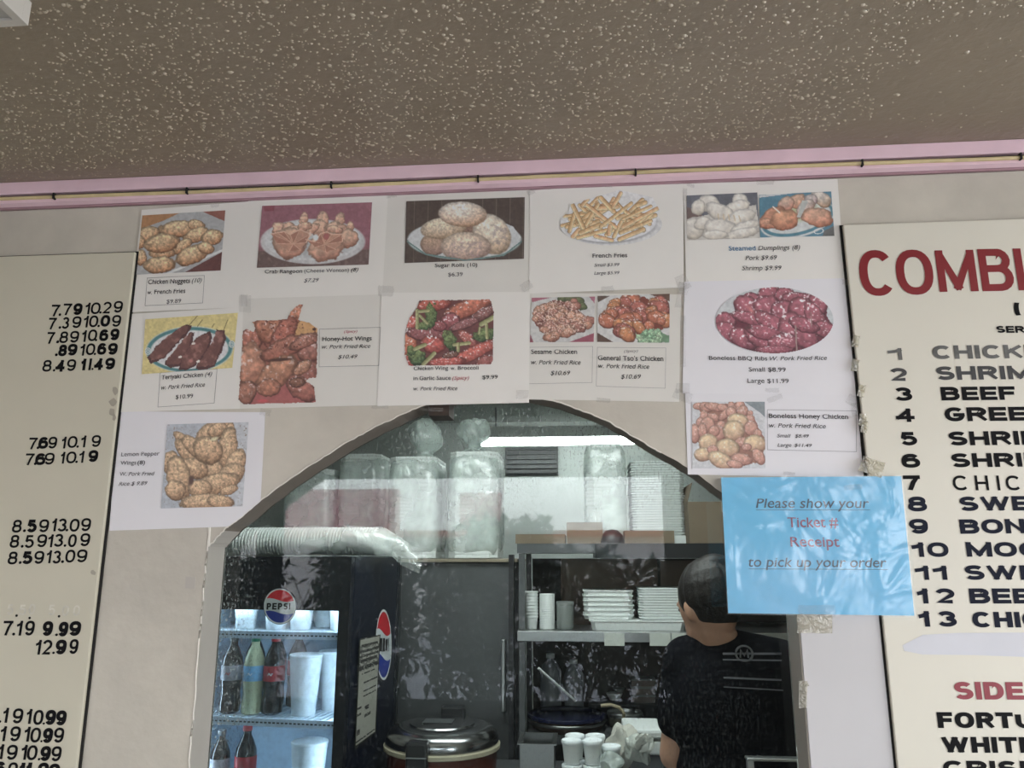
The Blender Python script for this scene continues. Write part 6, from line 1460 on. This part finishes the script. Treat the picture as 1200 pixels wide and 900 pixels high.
t = thing('spoon', 'long white spoon standing slanted in the big pot', 'spoon', tuple(at(664, 812, YR + .1))); e0, e1 = at(631, 783, YR + .02), at(666, 814, YR + .12)
build('spoon_handle', MB().tube([e0, e0.lerp(e1, .5), e1, e1 + (e1 - e0) * .25], .0045, 8), M['foam'], t, smooth=True)
def jug(label, px, pyt, pyb, wpx, Y, m):
    c = at(px, pyt, Y); w = (at(px + wpx/2, pyt, Y).x - at(px - wpx/2, pyt, Y).x) / 2; z1 = c.z; z0 = z_low + .001; h = z1 - z0
    t = thing('plastic_jug', label, 'jug', (c.x, Y, z0), 0, 'plastic jugs behind the pots')
    build('jug_body', MB().lathe((c.x, Y, z0), [(w*.95, 0), (w, .01), (w, h*.72), (w*.8, h*.82), (w*.34, h*.90), (w*.34, h*.93)], 20, sy=.7), m, t, smooth=True)
    build('cap', MB().lathe((c.x, Y, z0 + h*.93), [(w*.42, 0), (w*.42, h*.07)], 16), M['foam'], t, smooth=True)
    hd = [(c.x + w*.5, Y - w*.5, z0 + h*.84), (c.x + w*.95, Y - w*.7, z0 + h*.74), (c.x + w*.9, Y - w*.7, z0 + h*.55)]; build('handle', MB().tube(hd, .006, 6), m, t, smooth=True)
jm = mat('milky_plastic', (.22, .23, .25), .4)
jug('left milky plastic jug behind the big pot', 645, 766, 0, 24, YR + .36, jm)
jug('right milky plastic jug behind the big pot', 672, 773, 0, 22, YR + .36, jm)
# small bowls and clear boxes at the back
for lab, px, py, wpx, hpx, nm in (('small white bowl between the two pots and the clear boxes', 720, 812, 19, 8, 'bowl'), ('small pale bowl behind the white one', 725, 806, 14, 5, 'bowl')):
    Yb = YR + .37; c = at(px, py, Yb); w = (at(px + wpx/2, py, Yb).x - at(px - wpx/2, py, Yb).x) / 2; hb = hpx * .0032
    t = thing('small_bowl', lab, 'bowl', (c.x, Yb, c.z - hb), 0, 'small bowls at the back'); build('bowl', MB().lathe((c.x, Yb, c.z - hb), [(w*.6, 0), (w*.98, hb*.8), (w, hb)], 20), M['foam_dim'] if hpx < 6 else M['foam'], t, smooth=True)
bx_ = MB()
sh_z = at(720, 821, YR + .37).z
t = thing('spice_riser', 'dark step behind the pots carrying bowls and clear boxes', 'riser', (at(740, 820, YR + .37).x, YR + .36, z_low)); build('riser', MB().box((at(690, 820, YR + .3).x, YR + .31, z_low + .001), (at(775, 820, YR + .3).x, YR + .44, sh_z - .004)), M['dark'], t)
clr = mat('smoky_plastic', (.20, .17, .15), .25)
for i, (py0, py1) in enumerate(((803, 813), (794, 803), (786, 794))):
    a, b = at(739, py1, YR + .35), at(768, py0, YR + .35); zA = sh_z - .003 + i * .030
    t = thing('clear_box', ('lowest', 'middle', 'topmost')[i] + ' smoky clear food box stacked behind the pots', 'box', ((a.x+b.x)/2, YR + .38, zA), 0, 'smoky clear boxes behind the pots')
    build('base', MB().box((a.x + .003, YR + .35, zA), (b.x - .003, YR + .43, zA + .021)), clr, t); build('lid', MB().box((a.x, YR + .347, zA + .0212), (b.x, YR + .433, zA + .0285)), M['foam_dim'], t, bevel=.002)
# grey rail at the bottom right behind the glass
a, b = at(874, 887, 1.75), at(934, 887, 1.75)
t = thing('metal_rail', 'low grey metal rail behind the glass at the right', 'rail', (a.x + .1, 1.75, 0))
build('top_bar', MB().box((a.x, 1.74, a.z - .006), (b.x + .25, 1.765, a.z)), M['steel'], t, bevel=.002)
for x in (a.x + .002, b.x + .22): build('post', MB().box((x, 1.742, 0), (x + .012, 1.762, a.z - .006)), M['steel'], t)
# ================================================================== THE PERSON
PY = 2.2
def P(px, py, dy=0): return at(px, py, PY + dy)
def capsule(bm_mb, a, b, ra, rb, seg=14):
    a, b = Vector(a), Vector(b); n = 7
    pts = [a.lerp(b, i / (n - 1)) for i in range(n)]
    bm_mb.tube(pts, ra, seg, rb); bm_mb.ball(a, ra, seg, 8); bm_mb.ball(b, rb, seg, 8)
def remeshed(name, mb, m, parent, voxel, smooth=4):
    o = build(name, mb, m, parent, smooth=False, merge=False)
    r = o.modifiers.new('remesh', 'REMESH'); r.mode = 'VOXEL'; r.voxel_size = voxel; r.use_smooth_shade = True
    s = o.modifiers.new('smooth', 'SMOOTH'); s.factor = .6; s.iterations = smooth
    return o
head = P(830, 706, .0); neck0 = P(846, 742, .02); hipc = Vector((P(862, 760).x, PY - .02, .92))
sh_l = P(806, 772, .02); sh_r = Vector((2 * neck0.x - sh_l.x + .05, sh_l.y, sh_l.z - .005))
chest = Vector(((sh_l.x + sh_r.x) / 2, PY - .01, sh_l.z - .13))
el_l = P(790, 885, .05); el_r = Vector((2 * chest.x - el_l.x, el_l.y, el_l.z))
wr_l = el_l + Vector((.05, .24, .06)); wr_r = el_r + Vector((-.08, .22, .07))
pr_ = thing('person', 'person seen from behind in a dark T-shirt, dark hair tied up, working in the kitchen', 'person', (hipc.x, PY, 0))
skin = mat('skin', (.50, .28, .19), .5, var=.1, vscale=9)
b = MB(); Rz = Matrix.Rotation(radians(32), 3, 'Z') @ Matrix.Rotation(radians(-14), 3, 'X')
def H(x, y, z): return head + Rz @ Vector((x, y, z))
b.ball(head, (.073, .092, .100), 20, 14, M=Rz)                      # skull
b.ball(H(0, .030, -.055), (.054, .060, .062), 16, 10, M=Rz)         # jaw
b.ball(H(0, .082, -.105), (.020, .018, .014), 10, 6, M=Rz)          # chin
b.ball(H(0, .096, -.022), (.012, .020, .024), 10, 6, M=Rz)          # nose
b.ball(H(0, .084, .012), (.045, .016, .014), 10, 6, M=Rz)           # brow
b.ball(H(0, .085, -.066), (.022, .012, .010), 10, 6, M=Rz)          # lips
for s in (-1, 1): b.ball(H(s * .074, -.004, -.018), (.010, .020, .032), 10, 6, M=Rz)
capsule(b, head + Vector((.004, -.012, -.06)), neck0 + Vector((0, 0, -.05)), .053, .062)
b.ball(chest, (.155, .095, .17), 18, 12); b.ball(chest + Vector((0, 0, -.2)), (.135, .09, .16), 18, 12); b.ball(hipc, (.155, .105, .13), 18, 12)
for s, e, w in ((sh_l, el_l, wr_l), (sh_r, el_r, wr_r)):
    capsule(b, neck0 + Vector((0, 0, -.05)), s + Vector((0, 0, -.01)), .05, .05); capsule(b, s, e, .050, .040); capsule(b, e, w, .040, .026)
    d = (w - e).normalized(); sd = 1 if s is sh_l else -1
    palm = w + d * .05; b.ball(palm, (.040, .045, .017), 12, 8)
    for k_, (off, ln) in enumerate(((-.030, .062), (-.011, .072), (.009, .068), (.028, .055))):
        f0 = palm + Vector((off, 0, 0)) + d * .03; f1 = f0 + d * ln * .6 + Vector((0, 0, -.006)); f2 = f1 + d * ln * .4 + Vector((0, 0, -.022)); capsule(b, f0, f1, .0095, .0085, 8); capsule(b, f1, f2, .0085, .0075, 8)
    th0 = w + d * .02 + Vector((sd * .026, 0, 0)); th1 = th0 + d * .035 + Vector((sd * .022, 0, -.01)); capsule(b, th0, th1, .0115, .0100, 8); capsule(b, th1, th1 + d * .028 + Vector((0, 0, -.012)), .0100, .0085, 8)
for s in (-1, 1):
    hp_ = hipc + Vector((s * .085, 0, -.04)); kn = Vector((hipc.x + s * .095, PY + .01, .48)); an = Vector((hipc.x + s * .10, PY - .01, .09))
    capsule(b, hp_, kn, .085, .056); capsule(b, kn, an, .055, .037); b.ball(an + Vector((0, .05, -.045)), (.040, .10, .032), 12, 8)
remeshed('body', b, skin, pr_, .0065, 5)
eye = MB()
for s in (-1, 1): eye.ball(H(s * .030, .0800, -.004), (.011, .006, .007), 10, 6, M=Rz)
build('eyes', eye, mat('eye', (.03, .02, .02), .2), pr_, smooth=True)
build('mouth', MB().ball(H(0, .0945, -.066), (.020, .003, .003), 10, 6, M=Rz), mat('lips', (.30, .10, .09), .5), pr_, smooth=True)
# hair: cap of hair with a knot, combed strands as grooves
hair = MB(); hair.ball(H(0, -.014, .016), (.081, .094, .100), 28, 20, M=Rz); hair.ball(H(0, -.045, -.012), (.062, .050, .056), 20, 12, M=Rz)
hair.ball(H(0.008, -.040, .088), (.050, .046, .034), 20, 12, M=Rz)
for i in range(60):
    a = random.uniform(-2.2, 2.2); 
    pts = [H(.083 * sin(a) * cos(t_), -.016 - .094 * cos(a) * cos(t_), .018 + .099 * sin(t_)) for t_ in (1.35, 1.0, .6, .25, -.1, -.35)]
    if abs(a) < 2.0: hair.tube(pts, .0028, 5, .002)
remeshed('hair', hair, mat('dark_hair', (.010, .007, .006), .55, spec=.35, bump=.6, bscale=160), pr_, .0048, 2)
band = MB(); band.tube([H(.012 + .045 * cos(t_), -.030 + .046 * sin(t_), .080) for t_ in np.linspace(0, 2 * pi, 25)], .006, 8); build('hair_tie', band, mat('hair_tie', (.02, .015, .03), .7), pr_, smooth=True)
# T-shirt
shirt_m = mat('black_shirt', (.0025, .0028, .005), .9, spec=.1)
s_ = MB(); s_.ball(chest + Vector((0, 0, .01)), (.185, .112, .185), 22, 14); s_.ball(chest + Vector((0, 0, -.18)), (.172, .112, .20), 22, 14); s_.ball(hipc + Vector((0, 0, .02)), (.178, .125, .12), 22, 12)
for s, e in ((sh_l, el_l), (sh_r, el_r)):
    capsule(s_, neck0 + Vector((0, -.004, -.045)), s + Vector((0, 0, -.008)), .062, .070); capsule(s_, s + Vector((0, 0, -.01)), s.lerp(e, .62), .070, .062)
remeshed('shirt', s_, shirt_m, pr_, .008, 6)
# across the back: two pairs of grey stripes and a round emblem
grey = mat('back_stripes', (.10, .10, .115), .6)
def back_y(x, z):
    best = PY - .05
    for c_, r_ in ((chest + Vector((0, 0, .01)), (.185, .112, .185)), (chest + Vector((0, 0, -.18)), (.172, .112, .20))):
        k_ = 1 - ((x - c_.x) / r_[0]) ** 2 - ((z - c_.z) / r_[2]) ** 2
        if k_ > 0: best = min(best, c_.y - r_[1] * math.sqrt(k_))
    return best
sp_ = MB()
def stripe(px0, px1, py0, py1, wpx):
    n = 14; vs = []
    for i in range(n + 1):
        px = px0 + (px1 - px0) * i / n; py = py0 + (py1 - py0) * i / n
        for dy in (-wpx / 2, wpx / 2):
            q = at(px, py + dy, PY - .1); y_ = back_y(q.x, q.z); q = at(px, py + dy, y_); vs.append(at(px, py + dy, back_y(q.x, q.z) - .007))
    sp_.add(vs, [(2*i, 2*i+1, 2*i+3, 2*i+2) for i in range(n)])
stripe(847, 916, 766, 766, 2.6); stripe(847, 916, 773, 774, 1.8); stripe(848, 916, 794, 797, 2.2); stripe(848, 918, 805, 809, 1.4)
build('back_stripes', sp_, grey, pr_)
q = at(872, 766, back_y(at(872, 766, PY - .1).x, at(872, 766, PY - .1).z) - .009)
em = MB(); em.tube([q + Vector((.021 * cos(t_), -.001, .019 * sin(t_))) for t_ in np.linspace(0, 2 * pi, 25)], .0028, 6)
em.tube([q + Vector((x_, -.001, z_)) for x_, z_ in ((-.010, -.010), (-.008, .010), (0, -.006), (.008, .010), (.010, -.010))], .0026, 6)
build('back_emblem', em, mat('emblem_grey', (.16, .16, .17), .5), pr_, smooth=True)
# trousers, shoes
tr = MB(); tr.ball(hipc + Vector((0, 0, -.02)), (.168, .118, .12), 18, 12)
for s in (-1, 1):
    kn = Vector((hipc.x + s * .095, PY + .01, .48)); an = Vector((hipc.x + s * .10, PY - .01, .10)); capsule(tr, hipc + Vector((s * .085, 0, -.04)), kn, .098, .070); capsule(tr, kn, an, .070, .055)
remeshed('trousers', tr, mat('dark_trousers', (.02, .02, .025), .8), pr_, .010, 4)
for s in (-1, 1):
    sh = MB(); c_ = Vector((hipc.x + s * .10, PY + .03, .045)); sh.ball(c_, (.052, .135, .044), 16, 10); build('shoe', sh, M['dark'], pr_, smooth=True)

for o in bpy.data.objects:
    if 'y0' in o.keys(): del o['y0']
